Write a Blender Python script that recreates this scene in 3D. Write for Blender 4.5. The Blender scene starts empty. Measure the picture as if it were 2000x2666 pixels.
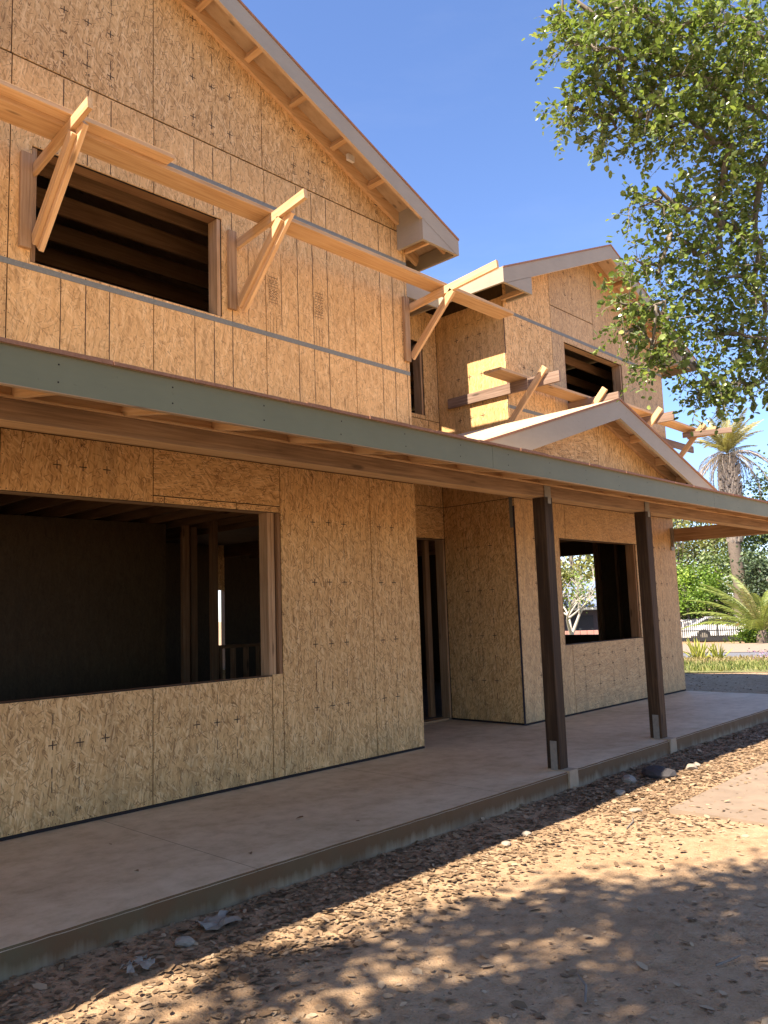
import bpy, bmesh, math, random
import numpy as np
from mathutils import Matrix, Vector
random.seed(7)
rng = np.random.default_rng(11)
SC = bpy.context.scene
COL = SC.collection
R = math.radians

# ------------------------------------------------------------------ camera
cam_d = bpy.data.cameras.new('camera')
cam = bpy.data.objects.new('camera', cam_d); COL.objects.link(cam)
yaw, pit, rol = R(46.4615), R(7.0881), R(-1.9827)
dv = Vector((math.sin(yaw)*math.cos(pit), math.cos(yaw)*math.cos(pit), math.sin(pit)))
rv = Vector((math.cos(yaw), -math.sin(yaw), 0)); uv = rv.cross(dv)
r2 = rv*math.cos(rol)+uv*math.sin(rol); u2 = -rv*math.sin(rol)+uv*math.cos(rol)
cm = Matrix.Identity(4)
for i in range(3):
    cm[i][0] = r2[i]; cm[i][1] = u2[i]; cm[i][2] = -dv[i]
cm[2][3] = 1.465
cam.matrix_world = cm
cam_d.sensor_fit = 'VERTICAL'; cam_d.sensor_height = 36.0; cam_d.sensor_width = 27.0
cam_d.lens = 36.0*2106.63/2666.0
cam_d.clip_start = 0.05; cam_d.clip_end = 2000
SC.camera = cam

# ------------------------------------------------------------------ light
SUN_EL = R(52.4)
LDIR = Vector((1.0, -0.03, -1.3)).normalized()
sun_d = bpy.data.lights.new('sun', 'SUN'); sun_d.energy = 4.8; sun_d.angle = R(0.53); sun_d.color = (1.0, 0.885, 0.74)
sun = bpy.data.objects.new('sun', sun_d); COL.objects.link(sun)
sun.rotation_euler = LDIR.to_track_quat('-Z', 'Y').to_euler(); sun.location = (-20, 5, 30)
W = bpy.data.worlds.new('World'); SC.world = W; W.use_nodes = True
nt = W.node_tree; nt.nodes.clear()
sky = nt.nodes.new('ShaderNodeTexSky'); sky.sky_type = 'NISHITA'; sky.sun_disc = False
sky.sun_elevation = SUN_EL; sky.sun_rotation = R(270); sky.altitude = 100; sky.air_density = 1.0; sky.dust_density = 0.15; sky.ozone_density = 3.0
bg = nt.nodes.new('ShaderNodeBackground'); bg.inputs[1].default_value = 0.094
wo = nt.nodes.new('ShaderNodeOutputWorld')
# thin wisps of cloud, low over the trees
tc = nt.nodes.new('ShaderNodeTexCoord'); mp = nt.nodes.new('ShaderNodeMapping'); mp.inputs['Scale'].default_value = (3.0, 3.0, 11.0)
nz = nt.nodes.new('ShaderNodeTexNoise'); nz.inputs['Scale'].default_value = 1.6; nz.inputs['Detail'].default_value = 7; nz.inputs['Roughness'].default_value = 0.6
cr = nt.nodes.new('ShaderNodeValToRGB'); cr.color_ramp.elements[0].position = 0.50; cr.color_ramp.elements[1].position = 0.78
sx = nt.nodes.new('ShaderNodeSeparateXYZ')
mr = nt.nodes.new('ShaderNodeMapRange'); mr.inputs['From Min'].default_value = 0.42; mr.inputs['From Max'].default_value = 0.08; mr.inputs['To Min'].default_value = 0.03; mr.inputs['To Max'].default_value = 0.85
ml = nt.nodes.new('ShaderNodeMath'); ml.operation = 'MULTIPLY'
mx = nt.nodes.new('ShaderNodeMixRGB'); mx.inputs[2].default_value = (4.2, 4.3, 4.6, 1)
nt.links.new(tc.outputs['Generated'], mp.inputs[0]); nt.links.new(mp.outputs[0], nz.inputs[0]); nt.links.new(nz.outputs[0], cr.inputs[0])
nt.links.new(tc.outputs['Generated'], sx.inputs[0]); nt.links.new(sx.outputs[2], mr.inputs[0])
nt.links.new(cr.outputs[0], ml.inputs[0]); nt.links.new(mr.outputs[0], ml.inputs[1]); nt.links.new(ml.outputs[0], mx.inputs[0])
tn = nt.nodes.new('ShaderNodeMixRGB'); tn.blend_type = 'MULTIPLY'; tn.inputs[0].default_value = 1.0; tn.inputs[2].default_value = (0.80, 0.835, 1.0, 1)
nt.links.new(sky.outputs[0], tn.inputs[1]); nt.links.new(tn.outputs[0], mx.inputs[1]); nt.links.new(mx.outputs[0], bg.inputs[0]); nt.links.new(bg.outputs[0], wo.inputs[0])
SC.view_settings.view_transform = 'Standard'; SC.view_settings.look = 'None'; SC.view_settings.gamma = 1.0
SC.view_settings.exposure = 1.65
SC.view_settings.use_curve_mapping = False
SC.cycles.max_bounces = 8; SC.cycles.diffuse_bounces = 5; SC.cycles.transparent_max_bounces = 8

# ------------------------------------------------------------------ material helpers
class NT:
    def __init__(s, name):
        s.m = bpy.data.materials.new(name); s.m.use_nodes = True; s.t = s.m.node_tree
        s.b = s.t.nodes['Principled BSDF']
    def n(s, typ, **kw):
        nd = s.t.nodes.new('ShaderNode'+typ)
        for k, v in kw.items():
            if k.startswith('_'): nd.inputs[int(k[1:])].default_value = v
            else: setattr(nd, k, v)
        return nd
    def l(s, a, b): s.t.links.new(a, b)
    def math(s, op, a, b=None, clamp=False):
        nd = s.t.nodes.new('ShaderNodeMath'); nd.operation = op; nd.use_clamp = clamp
        for i, v in enumerate((a, b)):
            if v is None: continue
            if isinstance(v, (int, float)): nd.inputs[i].default_value = v
            else: s.l(v, nd.inputs[i])
        return nd.outputs[0]
    def mix(s, f, a, b, typ='MIX'):
        nd = s.t.nodes.new('ShaderNodeMixRGB'); nd.blend_type = typ
        for i, v in enumerate((f, a, b)):
            if isinstance(v, (int, float)): nd.inputs[i].default_value = v
            elif isinstance(v, tuple): nd.inputs[i].default_value = (*v, 1) if len(v) == 3 else v
            else: s.l(v, nd.inputs[i])
        return nd.outputs[0]
    def ramp(s, f, stops, interp='LINEAR'):
        nd = s.t.nodes.new('ShaderNodeValToRGB'); cr = nd.color_ramp; cr.interpolation = interp
        while len(cr.elements) < len(stops): cr.elements.new(0.5)
        for e, (p, c) in zip(cr.elements, stops):
            e.position = p; e.color = (*c, 1) if len(c) == 3 else c
        s.l(f, nd.inputs[0]); return nd.outputs[0]
    def noise(s, vec, scale, detail=3, rough=0.5, scl=None, rot=None):
        if scl is not None or rot is not None:
            mp = s.n('Mapping')
            if scl is not None: mp.inputs['Scale'].default_value = scl
            if rot is not None: mp.inputs['Rotation'].default_value = rot
            s.l(vec, mp.inputs[0]); vec = mp.outputs[0]
        nd = s.n('TexNoise'); nd.inputs['Scale'].default_value = scale; nd.inputs['Detail'].default_value = detail; nd.inputs['Roughness'].default_value = rough
        s.l(vec, nd.inputs['Vector']); return nd.outputs[0]
    def bump(s, h, strength=0.3, dist=0.01):
        nd = s.n('Bump'); nd.inputs['Strength'].default_value = strength; nd.inputs['Distance'].default_value = dist
        s.l(h, nd.inputs['Height']); s.l(nd.outputs[0], s.b.inputs['Normal'])
    def out(s, col, rough=0.8, spec=0.3):
        if isinstance(col, tuple): s.b.inputs['Base Color'].default_value = (*col, 1)
        else: s.l(col, s.b.inputs['Base Color'])
        if isinstance(rough, (int, float)): s.b.inputs['Roughness'].default_value = rough
        else: s.l(rough, s.b.inputs['Roughness'])
        s.b.inputs['Specular IOR Level'].default_value = spec
        return s.m

def osb_mat(name, horiz=False, light=1.0, weather=0.0, con=0.8):
    k = NT(name)
    geo = k.n('NewGeometry'); sp = k.n('SeparateXYZ'); k.l(geo.outputs['Position'], sp.inputs[0])
    oi = k.n('ObjectInfo')
    off = k.math('MULTIPLY', oi.outputs['Random'], 53.0)
    u = k.math('ADD', k.math('ADD', sp.outputs[0], sp.outputs[1]), off); v = k.math('ADD', sp.outputs[2], off)
    if horiz: u, v = v, u
    cb = k.n('CombineXYZ'); k.l(u, cb.inputs[0]); k.l(v, cb.inputs[1])
    wn = k.n('TexNoise'); wn.inputs['Scale'].default_value = 9; wn.inputs['Detail'].default_value = 1; k.l(cb.outputs[0], wn.inputs['Vector'])
    wv = k.n('VectorMath', operation='SCALE'); k.l(wn.outputs['Color'], wv.inputs[0]); wv.inputs['Scale'].default_value = 0.010
    va = k.n('VectorMath', operation='ADD'); k.l(cb.outputs[0], va.inputs[0]); k.l(wv.outputs[0], va.inputs[1])
    base = k.noise(va.outputs[0], 3.0, 4, 0.6, scl=(6, 1.2, 1))
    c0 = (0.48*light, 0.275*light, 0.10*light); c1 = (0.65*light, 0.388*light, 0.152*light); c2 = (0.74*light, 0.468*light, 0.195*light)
    col = k.ramp(base, [(0.3, c0), (0.5, c1), (0.72, c2)])
    h = None
    layers = [(5, .020, .13, .45), (-27, .015, .085, .55), (33, .016, .085, .6), (-60, .013, .075, .78), (10, .024, .14, .5), (76, .012, .065, .82), (-9, .012, .11, .45), (48, .012, .075, .80)]
    for i, (a, w_, l_, thr) in enumerate(layers):
        mp = k.n('Mapping', vector_type='TEXTURE'); mp.inputs['Rotation'].default_value = (0, 0, R(a)); mp.inputs['Scale'].default_value = (w_, l_, 1); mp.inputs['Location'].default_value = (i*3.7, i*1.3, 0)
        k.l(va.outputs[0], mp.inputs[0])
        vo = k.n('TexVoronoi', voronoi_dimensions='2D', feature='F1'); vo.inputs['Scale'].default_value = 1.0; vo.inputs['Randomness'].default_value = 0.95
        k.l(mp.outputs[0], vo.inputs['Vector'])
        s2 = k.n('SeparateColor'); k.l(vo.outputs['Color'], s2.inputs[0])
        mask = k.math('GREATER_THAN', s2.outputs[0], thr)
        tooth = k.math('LESS_THAN', vo.outputs['Distance'], 0.62)
        mask = k.math('MULTIPLY', mask, tooth)
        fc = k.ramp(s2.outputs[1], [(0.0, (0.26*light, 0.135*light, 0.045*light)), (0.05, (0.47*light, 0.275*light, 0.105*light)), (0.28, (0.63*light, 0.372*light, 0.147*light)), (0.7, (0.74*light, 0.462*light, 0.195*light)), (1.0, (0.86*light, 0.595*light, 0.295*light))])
        shade = k.math('SUBTRACT', 1.0, k.math('MULTIPLY', k.math('POWER', vo.outputs['Distance'], 4.0), 1.1))
        fc = k.mix(1.0, fc, shade, 'MULTIPLY')
        col = k.mix(k.math('MULTIPLY', mask, con), col, fc)
        hh = k.math('MULTIPLY', mask, s2.outputs[2])
        h = hh if h is None else k.math('MAXIMUM', h, hh)
    for i, (a, thr) in enumerate(((8, .91), (-20, .93), (38, .95), (-64, .965))):   # thin dark slivers between the strands
        mp = k.n('Mapping', vector_type='TEXTURE'); mp.inputs['Rotation'].default_value = (0, 0, R(a)); mp.inputs['Scale'].default_value = (.0085, .055, 1); mp.inputs['Location'].default_value = (i*2.9+.4, i*4.1, 0)
        k.l(va.outputs[0], mp.inputs[0])
        vo = k.n('TexVoronoi', voronoi_dimensions='2D', feature='F1'); vo.inputs['Scale'].default_value = 1.0; k.l(mp.outputs[0], vo.inputs['Vector'])
        s2 = k.n('SeparateColor'); k.l(vo.outputs['Color'], s2.inputs[0])
        mk_ = k.math('MULTIPLY', k.math('GREATER_THAN', s2.outputs[0], thr), k.math('LESS_THAN', vo.outputs['Distance'], 0.42))
        col = k.mix(k.math('MULTIPLY', mk_, .8*con), col, (0.19*light, 0.09*light, 0.03*light))
    # dark fibre specks
    sp1 = k.noise(va.outputs[0], 60, 2, 0.6, scl=(2.2, .45, 1))
    col = k.mix(k.ramp(sp1, [(0.66, (0, 0, 0)), (0.73, (.75, .75, .75))]), col, (0.13, 0.065, 0.025))
    # sheet to sheet tint and broad weathering
    big = k.noise(geo.outputs['Position'], 0.9, 3, 0.55)
    tint = k.math('ADD', k.math('MULTIPLY', oi.outputs['Random'], 0.16), k.math('ADD', k.math('MULTIPLY', big, 0.28), 0.80))
    col = k.mix(1.0, col, tint, 'MULTIPLY')
    strk = k.noise(geo.outputs['Position'], 5.0, 4, 0.6, scl=(1.3, 1.3, .16))
    col = k.mix(k.ramp(strk, [(0.56, (0, 0, 0)), (0.72, (.32, .32, .32))]), col, (0.30*light, 0.185*light, 0.08*light))
    # grey-green mildew climbing from the slab
    md = k.noise(geo.outputs['Position'], 7.0, 4, 0.65, scl=(1, 1, .5))
    hz = k.n('MapRange'); k.l(sp.outputs[2], hz.inputs[0]); hz.inputs[1].default_value = 0.36; hz.inputs[2].default_value = 0.0; hz.inputs[3].default_value = 0.0; hz.inputs[4].default_value = 0.6
    st = k.math('MULTIPLY', hz.outputs[0], k.ramp(md, [(0.36, (0, 0, 0)), (0.62, (1, 1, 1))]))
    col = k.mix(st, col, (0.17, 0.135, 0.06))
    if weather: col = k.mix(weather, col, (0.36, 0.29, 0.20))
    k.bump(h, 0.14, 0.002)
    return k.out(col, 0.62, 0.25)

def wood_mat(name, ca, cb_, cc, rough=0.7, scl=1.0):
    k = NT(name); t = k.n('TexCoord'); oi = k.n('ObjectInfo')
    ad = k.n('VectorMath', operation='ADD'); k.l(t.outputs['Object'], ad.inputs[0])
    of = k.n('VectorMath', operation='SCALE'); of.inputs[0].default_value = (13, 7, 29); k.l(oi.outputs['Random'], of.inputs['Scale']); k.l(of.outputs[0], ad.inputs[1])
    g = k.noise(ad.outputs[0], 9*scl, 5, 0.62, scl=(.22, 5, 5))
    g2 = k.noise(ad.outputs[0], 1.8, 3, 0.5, scl=(.7, 1.5, 1.5))
    f = k.math('ADD', k.math('MULTIPLY', g, 0.65), k.math('MULTIPLY', g2, 0.35))
    col = k.ramp(f, [(0.34, ca), (0.5, cb_), (0.66, cc)])
    vo = k.n('TexVoronoi', feature='F1'); vo.inputs['Scale'].default_value = 1.0
    mp = k.n('Mapping'); mp.inputs['Scale'].default_value = (1.6, 6, 6); k.l(ad.outputs[0], mp.inputs[0]); k.l(mp.outputs[0], vo.inputs['Vector'])
    kn = k.ramp(vo.outputs['Distance'], [(0.06, (1, 1, 1)), (0.13, (0, 0, 0))])
    col = k.mix(k.math('MULTIPLY', kn, 0.7), col, tuple(c*0.35 for c in ca))
    tint = k.math('ADD', k.math('MULTIPLY', oi.outputs['Random'], 0.34), 0.80)
    col = k.mix(1.0, col, tint, 'MULTIPLY')
    k.bump(g, 0.25, 0.002)
    return k.out(col, rough, 0.25)

def paint_mat(name, c, rough=0.6):
    k = NT(name); geo = k.n('NewGeometry')
    a = k.noise(geo.outputs['Position'], 2.2, 4, 0.6); b = k.noise(geo.outputs['Position'], 38, 2, 0.5, scl=(.25, .25, 1))
    f = k.math('ADD', k.math('MULTIPLY', a, 0.30), k.math('ADD', k.math('MULTIPLY', b, 0.10), 0.80))
    sp = k.noise(geo.outputs['Position'], 26, 2, 0.6)
    col = k.mix(1.0, c, f, 'MULTIPLY')
    col = k.mix(k.ramp(sp, [(0.70, (0, 0, 0)), (0.76, (.4, .4, .4))]), col, tuple(x*.55 for x in c))
    k.bump(b, 0.12, 0.002)
    return k.out(col, rough, 0.3)

def flat_mat(name, c, rough=0.7, metal=0.0, var=0.2, scale=20):
    k = NT(name); geo = k.n('NewGeometry'); a = k.noise(geo.outputs['Position'], scale, 3, 0.6)
    f = k.math('ADD', k.math('MULTIPLY', a, var*2), 1-var)
    k.b.inputs['Metallic'].default_value = metal
    return k.out(k.mix(1.0, c, f, 'MULTIPLY'), rough, 0.4)

def leaf_mat(name, ca, cb_, cc, rough=0.42, trans=0.30, spec=0.5):
    k = NT(name); at = k.n('Attribute', attribute_name='tint')
    col = k.ramp(at.outputs['Fac'], [(0.0, ca), (0.55, cb_), (1.0, cc)])
    k.out(col, rough, spec)
    if trans:
        tr = k.n('BsdfTranslucent'); k.l(k.mix(1.0, col, (1.3, 1.35, 0.7), 'MULTIPLY'), tr.inputs[0])
        ms = k.n('MixShader'); ms.inputs[0].default_value = trans
        o = k.t.nodes['Material Output']; k.l(k.b.outputs[0], ms.inputs[1]); k.l(tr.outputs[0], ms.inputs[2]); k.l(ms.outputs[0], o.inputs[0])
    return k.m

M = {}
M['osb'] = osb_mat('osb')
M['osb_h'] = osb_mat('osb_horizontal', True)
M['osb_tall'] = osb_mat('osb_tall_sheet', False, 1.02, 0.0, 0.5)
M['osb_w'] = osb_mat('osb_weathered', False, .96, 0.30)
M['osb_wh'] = osb_mat('osb_weathered_horizontal', True, .96, 0.30)
M['osb_shaded'] = osb_mat('osb_inner_shaded', False, 0.10, 0.0, 0.3)  # same board much darker: indoor shade put into the colour
M['fir'] = wood_mat('fir_lumber', (0.46, 0.265, 0.12), (0.62, 0.39, 0.195), (0.70, 0.475, 0.265))
M['fir_old'] = wood_mat('fir_beam', (0.25, 0.145, 0.07), (0.42, 0.26, 0.135), (0.55, 0.36, 0.205))
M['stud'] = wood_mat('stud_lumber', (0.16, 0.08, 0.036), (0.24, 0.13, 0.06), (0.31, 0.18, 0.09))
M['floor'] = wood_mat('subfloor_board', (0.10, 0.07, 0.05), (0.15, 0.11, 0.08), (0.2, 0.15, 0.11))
M['treated'] = wood_mat('treated_post', (0.024, 0.013, 0.006), (0.045, 0.025, 0.012), (0.095, 0.056, 0.028), 0.75)
M['oldboard'] = wood_mat('weathered_board', (0.15, 0.095, 0.065), (0.24, 0.16, 0.115), (0.33, 0.235, 0.18), 0.8)
M['ply'] = wood_mat('plywood', (0.47, 0.32, 0.19), (0.56, 0.40, 0.25), (0.62, 0.46, 0.30), 0.75, 0.4)
M['plyedge'] = flat_mat('sheathing_edge', (0.34, 0.17, 0.10), 0.85, 0, 0.45, 60)
M['sage'] = paint_mat('sage_primer', (0.20, 0.20, 0.118))
M['taupe'] = paint_mat('taupe_primer', (0.37, 0.315, 0.23))
M['ink'] = flat_mat('stencil_ink', (0.07, 0.042, 0.025), 0.9, 0, 0.5, 90)
M['ink2'] = flat_mat('stencil_ink_faded', (0.20, 0.115, 0.055), 0.9, 0, 0.4, 90)
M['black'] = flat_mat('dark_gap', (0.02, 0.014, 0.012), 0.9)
M['galv'] = flat_mat('galvanised_steel', (0.25, 0.225, 0.185), 0.55, 0.2, 0.35, 30)
M['strap'] = flat_mat('strap_steel', (0.20, 0.205, 0.175), 0.6, 0.05, 0.3, 60)
M['flash'] = flat_mat('black_flashing', (0.035, 0.035, 0.05), 0.5)
M['white'] = flat_mat('white_paper', (0.75, 0.73, 0.68), 0.7, 0, 0.12, 60)

# ------------------------------------------------------------------ mesh helpers
WM = {}
def link(o, parent=None, mw=None):
    COL.objects.link(o)
    mw = mw or Matrix.Identity(4); WM[o.name] = mw.copy()
    o.matrix_basis = mw
    if parent is not None:
        o.parent = parent; o.matrix_parent_inverse = WM[parent.name].inverted()
    return o
def tag(o, label=None, cat=None, group=None, kind=None):
    if label: o['label'] = label
    if cat: o['category'] = cat
    if group: o['group'] = group
    if kind: o['kind'] = kind
    return o
def empty(name, loc, label, cat, group=None):
    o = bpy.data.objects.new(name, None); o.empty_display_size = .2
    link(o, None, Matrix.Translation(loc)); return tag(o, label, cat, group)
def mesh_obj(name, vs, fs, mat, parent=None, mw=None, smooth=False):
    me = bpy.data.meshes.new(name); me.from_pydata([tuple(v) for v in vs], [], [tuple(f) for f in fs]); me.update()
    if smooth: me.polygons.foreach_set('use_smooth', [True]*len(me.polygons))
    if mat: me.materials.append(M[mat] if isinstance(mat, str) else mat)
    return link(bpy.data.objects.new(name, me), parent, mw)
BF = [(0, 3, 2, 1), (4, 5, 6, 7), (0, 1, 5, 4), (1, 2, 6, 5), (2, 3, 7, 6), (3, 0, 4, 7)]
def bv(x0, x1, y0, y1, z0, z1):
    return [(x0, y0, z0), (x1, y0, z0), (x1, y1, z0), (x0, y1, z0), (x0, y0, z1), (x1, y0, z1), (x1, y1, z1), (x0, y1, z1)]
def box(name, x0, x1, y0, y1, z0, z1, mat, parent=None):
    return mesh_obj(name, bv(x0, x1, y0, y1, z0, z1), BF, mat, parent)
class MB:
    def __init__(s): s.v = []; s.f = []
    def add(s, vs, fs):
        o = len(s.v); s.v += [tuple(v) for v in vs]; s.f += [tuple(i+o for i in f) for f in fs]
    def box(s, *a): s.add(bv(*a), BF)
    def build(s, name, mat, parent=None, smooth=False, mw=None): return mesh_obj(name, s.v, s.f, mat, parent, mw, smooth)
def board(name, p0, p1, w, h, mat, parent=None, up=(0, 0, 1), roll=0.0, ch=0.003):
    """lumber from p0 to p1 (centre line); w across, h along up; chamfered long edges"""
    p0 = Vector(p0); p1 = Vector(p1); x = (p1-p0); L = x.length; x.normalize()
    up = Vector(up); y = up.cross(x)
    if y.length < 1e-4: y = Vector((0, 1, 0)).cross(x)
    y.normalize(); z = x.cross(y)
    mw = Matrix.Identity(4)
    for i in range(3): mw[i][0] = x[i]; mw[i][1] = y[i]; mw[i][2] = z[i]; mw[i][3] = p0[i]
    a, b = w/2, h/2; c = min(ch, a*.4, b*.4)
    ring = [(-a+c, -b), (a-c, -b), (a, -b+c), (a, b-c), (a-c, b), (-a+c, b), (-a, b-c), (-a, -b+c)]
    vs = [(0, q[0], q[1]) for q in ring]+[(L, q[0], q[1]) for q in ring]
    fs = [(i, (i+1) % 8, 8+(i+1) % 8, 8+i) for i in range(8)]+[tuple(range(7, -1, -1)), tuple(range(8, 16))]
    return mesh_obj(name, vs, fs, mat, parent, mw)
def prism(name, poly, axis, d0, d1, mat, parent=None):
    """poly [(a,b)] extruded along axis 'Y' (a=x,b=z) or 'X' (a=y,b=z) or 'Z'"""
    n = len(poly)
    P = lambda a, b, d: {'Y': (a, d, b), 'X': (d, a, b), 'Z': (a, b, d)}[axis]
    vs = [P(a, b, d0) for a, b in poly]+[P(a, b, d1) for a, b in poly]
    fs = [tuple(range(n)), tuple(range(2*n-1, n-1, -1))]+[(i, n+i, n+(i+1) % n, (i+1) % n) for i in range(n)]
    o = mesh_obj(name, vs, fs, mat, parent)
    bm = bmesh.new(); bm.from_mesh(o.data); bmesh.ops.recalc_face_normals(bm, faces=bm.faces); bm.to_mesh(o.data); bm.free()
    return o
def tube_vf(pts, rad, n=8, cap=True):
    pts = [Vector(p) for p in pts]; vs = []; fs = []; prev = None
    for i, p in enumerate(pts):
        d = (pts[min(i+1, len(pts)-1)]-pts[max(i-1, 0)]).normalized()
        a = prev if prev is not None else (Vector((1, 0, 0)) if abs(d.x) < .9 else Vector((0, 1, 0)))
        a = (a-d*a.dot(d)).normalized(); b = d.cross(a); prev = a
        for k in range(n):
            t = 2*math.pi*k/n; vs.append(p+(a*math.cos(t)+b*math.sin(t))*rad[i])
    for i in range(len(pts)-1):
        for k in range(n): fs.append((i*n+k, i*n+(k+1) % n, (i+1)*n+(k+1) % n, (i+1)*n+k))
    if cap: fs.append(tuple(range(n-1, -1, -1))); fs.append(tuple(range((len(pts)-1)*n, len(pts)*n)))
    return vs, fs
def np_mesh(name, verts, faces4, mat, parent=None, tint=None, smooth=False):
    """verts (n,3) float, faces (m,4) int"""
    me = bpy.data.meshes.new(name); nv = len(verts); nf, k = faces4.shape
    me.vertices.add(nv); me.vertices.foreach_set('co', np.ascontiguousarray(verts, np.float32).ravel())
    me.loops.add(nf*k); me.loops.foreach_set('vertex_index', np.ascontiguousarray(faces4, np.int32).ravel())
    me.polygons.add(nf); me.polygons.foreach_set('loop_start', np.arange(0, nf*k, k, dtype=np.int32))
    try: me.polygons.foreach_set('loop_total', np.full(nf, k, np.int32))
    except Exception: pass
    if smooth: me.polygons.foreach_set('use_smooth', np.ones(nf, bool))
    me.update(calc_edges=True); me.validate()
    if tint is not None:
        at = me.attributes.new('tint', 'FLOAT', 'POINT'); at.data.foreach_set('value', np.ascontiguousarray(tint, np.float32))
    if mat: me.materials.append(M[mat] if isinstance(mat, str) else mat)
    return link(bpy.data.objects.new(name, me), parent)
def leaves(name, P, size, mat, parent=None, upbias=0.6, aspect=0.5, flat=False, tint=None, fold=0.25, axis=None, droop=0.0):
    """one folded oval leaf (two quads) per point"""
    n = len(P); P = np.asarray(P, float); size = np.broadcast_to(np.asarray(size, float), (n,))*rng.uniform(.7, 1.25, n)
    nr = rng.normal(size=(n, 3)); nr[:, 2] = np.abs(nr[:, 2])+upbias
    if flat: nr = np.c_[rng.normal(0, .17, n), rng.normal(0, .17, n), np.ones(n)]
    nr /= np.linalg.norm(nr, axis=1)[:, None]
    a = rng.normal(size=(n, 3)) if axis is None else axis+rng.normal(0, .45, (n, 3))
    a[:, 2] -= droop
    a -= nr*(a*nr).sum(1)[:, None]; a /= np.linalg.norm(a, axis=1)[:, None]+1e-9
    b = np.cross(nr, a); L = size[:, None]; Wd = L*aspect*rng.uniform(.8, 1.2, (n, 1)); cu = L*fold*rng.uniform(.3, 1.2, (n, 1))
    v = np.empty((n, 6, 3))
    v[:, 0] = P; v[:, 1] = P+a*L
    v[:, 2] = P+a*L*.28+b*Wd*.5+nr*cu*.5; v[:, 3] = P+a*L*.74+b*Wd*.42+nr*cu*.45
    v[:, 4] = P+a*L*.28-b*Wd*.5+nr*cu*.5; v[:, 5] = P+a*L*.74-b*Wd*.42+nr*cu*.45
    o = np.arange(n)[:, None]*6
    f = np.concatenate([o+np.array([[0, 1, 3, 2]]), o+np.array([[0, 4, 5, 1]])], 0)
    t = rng.uniform(0, 1, n) if tint is None else tint
    return np_mesh(name, v.reshape(-1, 3), f, mat, parent, np.repeat(t, 6))

# ------------------------------------------------------------------ ground
def gz(x, y):
    r = np.hypot(x, y); return -0.15-0.025*np.clip(r-20, 0, 40)
def vnoise(x, y, sc, seed):
    g = np.random.default_rng(seed).uniform(-1, 1, (64, 64)); X = x*sc; Y = y*sc
    xi = np.floor(X).astype(int); yi = np.floor(Y).astype(int); fx = X-xi; fy = Y-yi; fx = fx*fx*(3-2*fx); fy = fy*fy*(3-2*fy)
    q = lambda i, j: g[i % 64, j % 64]
    return (q(xi, yi)*(1-fx)+q(xi+1, yi)*fx)*(1-fy)+(q(xi, yi+1)*(1-fx)+q(xi+1, yi+1)*fx)*fy
def near_bump(x, y):
    m = np.clip((26-np.hypot(x, y))/10, 0, 1)
    return m*(vnoise(x, y, .9, 1)*.018+vnoise(x, y, 3.1, 2)*.008+vnoise(x, y, 9, 3)*.004)
def zat(x, y): return float(gz(np.array(float(x)), np.array(float(y)))+near_bump(np.array([float(x)]), np.array([float(y)]))[0])
xs = np.concatenate([np.linspace(-400, -20, 12), np.linspace(-16, .4, 30), np.linspace(.5, 11, 190), np.linspace(11.2, 30, 95), np.linspace(31, 75, 50), np.linspace(85, 500, 14)])
ys = np.concatenate([np.linspace(-400, -20, 12), np.linspace(-16, -.2, 24), np.linspace(0, 4.3, 84), np.linspace(4.6, 24, 75), np.linspace(25, 60, 30), np.linspace(70, 500, 14)])
GX, GY = np.meshgrid(xs, ys, indexing='ij')
GZ = gz(GX, GY)+near_bump(GX, GY)
inside = (GX < 13.3) & (GY > 4.05) & (GX > -2.2) & (GY < 13); GZ = np.where(inside, -0.22, GZ)
idx = np.arange(GX.size).reshape(GX.shape)
F = np.stack([idx[:-1, :-1], idx[1:, :-1], idx[1:, 1:], idx[:-1, 1:]], -1).reshape(-1, 4)
k = NT('dirt'); geo = k.n('NewGeometry'); P_ = geo.outputs['Position']
n1 = k.noise(P_, 1.1, 5, .6); n2 = k.noise(P_, 11, 5, .65); n3 = k.noise(P_, 85, 3, .6)
col = k.ramp(n1, [(0.3, (0.31, 0.195, 0.105)), (0.5, (0.40, 0.262, 0.15)), (0.7, (0.465, 0.325, 0.20))])
col = k.mix(0.6, col, k.ramp(n2, [(0.3, (0.225, 0.14, 0.078)), (0.52, (0.37, 0.245, 0.145)), (0.75, (0.48, 0.345, 0.22))]))
col = k.mix(1.0, col, k.math('ADD', k.math('MULTIPLY', n3, 0.5), 0.75), 'MULTIPLY')
peb = k.n('TexVoronoi', feature='F1'); peb.inputs['Scale'].default_value = 55; k.l(P_, peb.inputs['Vector'])
pm = k.ramp(peb.outputs['Distance'], [(0.16, (1, 1, 1)), (0.24, (0, 0, 0))]); s3 = k.n('SeparateColor'); k.l(peb.outputs['Color'], s3.inputs[0])
pmk = k.math('MULTIPLY', pm, k.math('GREATER_THAN', s3.outputs[0], 0.72))
col = k.mix(pmk, col, k.ramp(s3.outputs[1], [(0, (0.15, 0.10, 0.065)), (1, (0.38, 0.30, 0.22))]))
k.bump(k.math('ADD', k.math('MULTIPLY', n2, .6), k.math('ADD', k.math('MULTIPLY', n3, .35), k.math('MULTIPLY', pmk, .3))), 0.8, 0.03)
M['dirt'] = k.out(col, 0.95, 0.1)
tag(np_mesh('ground', np.c_[GX.ravel(), GY.ravel(), GZ.ravel()], F, 'dirt', smooth=True), kind='structure')

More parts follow.
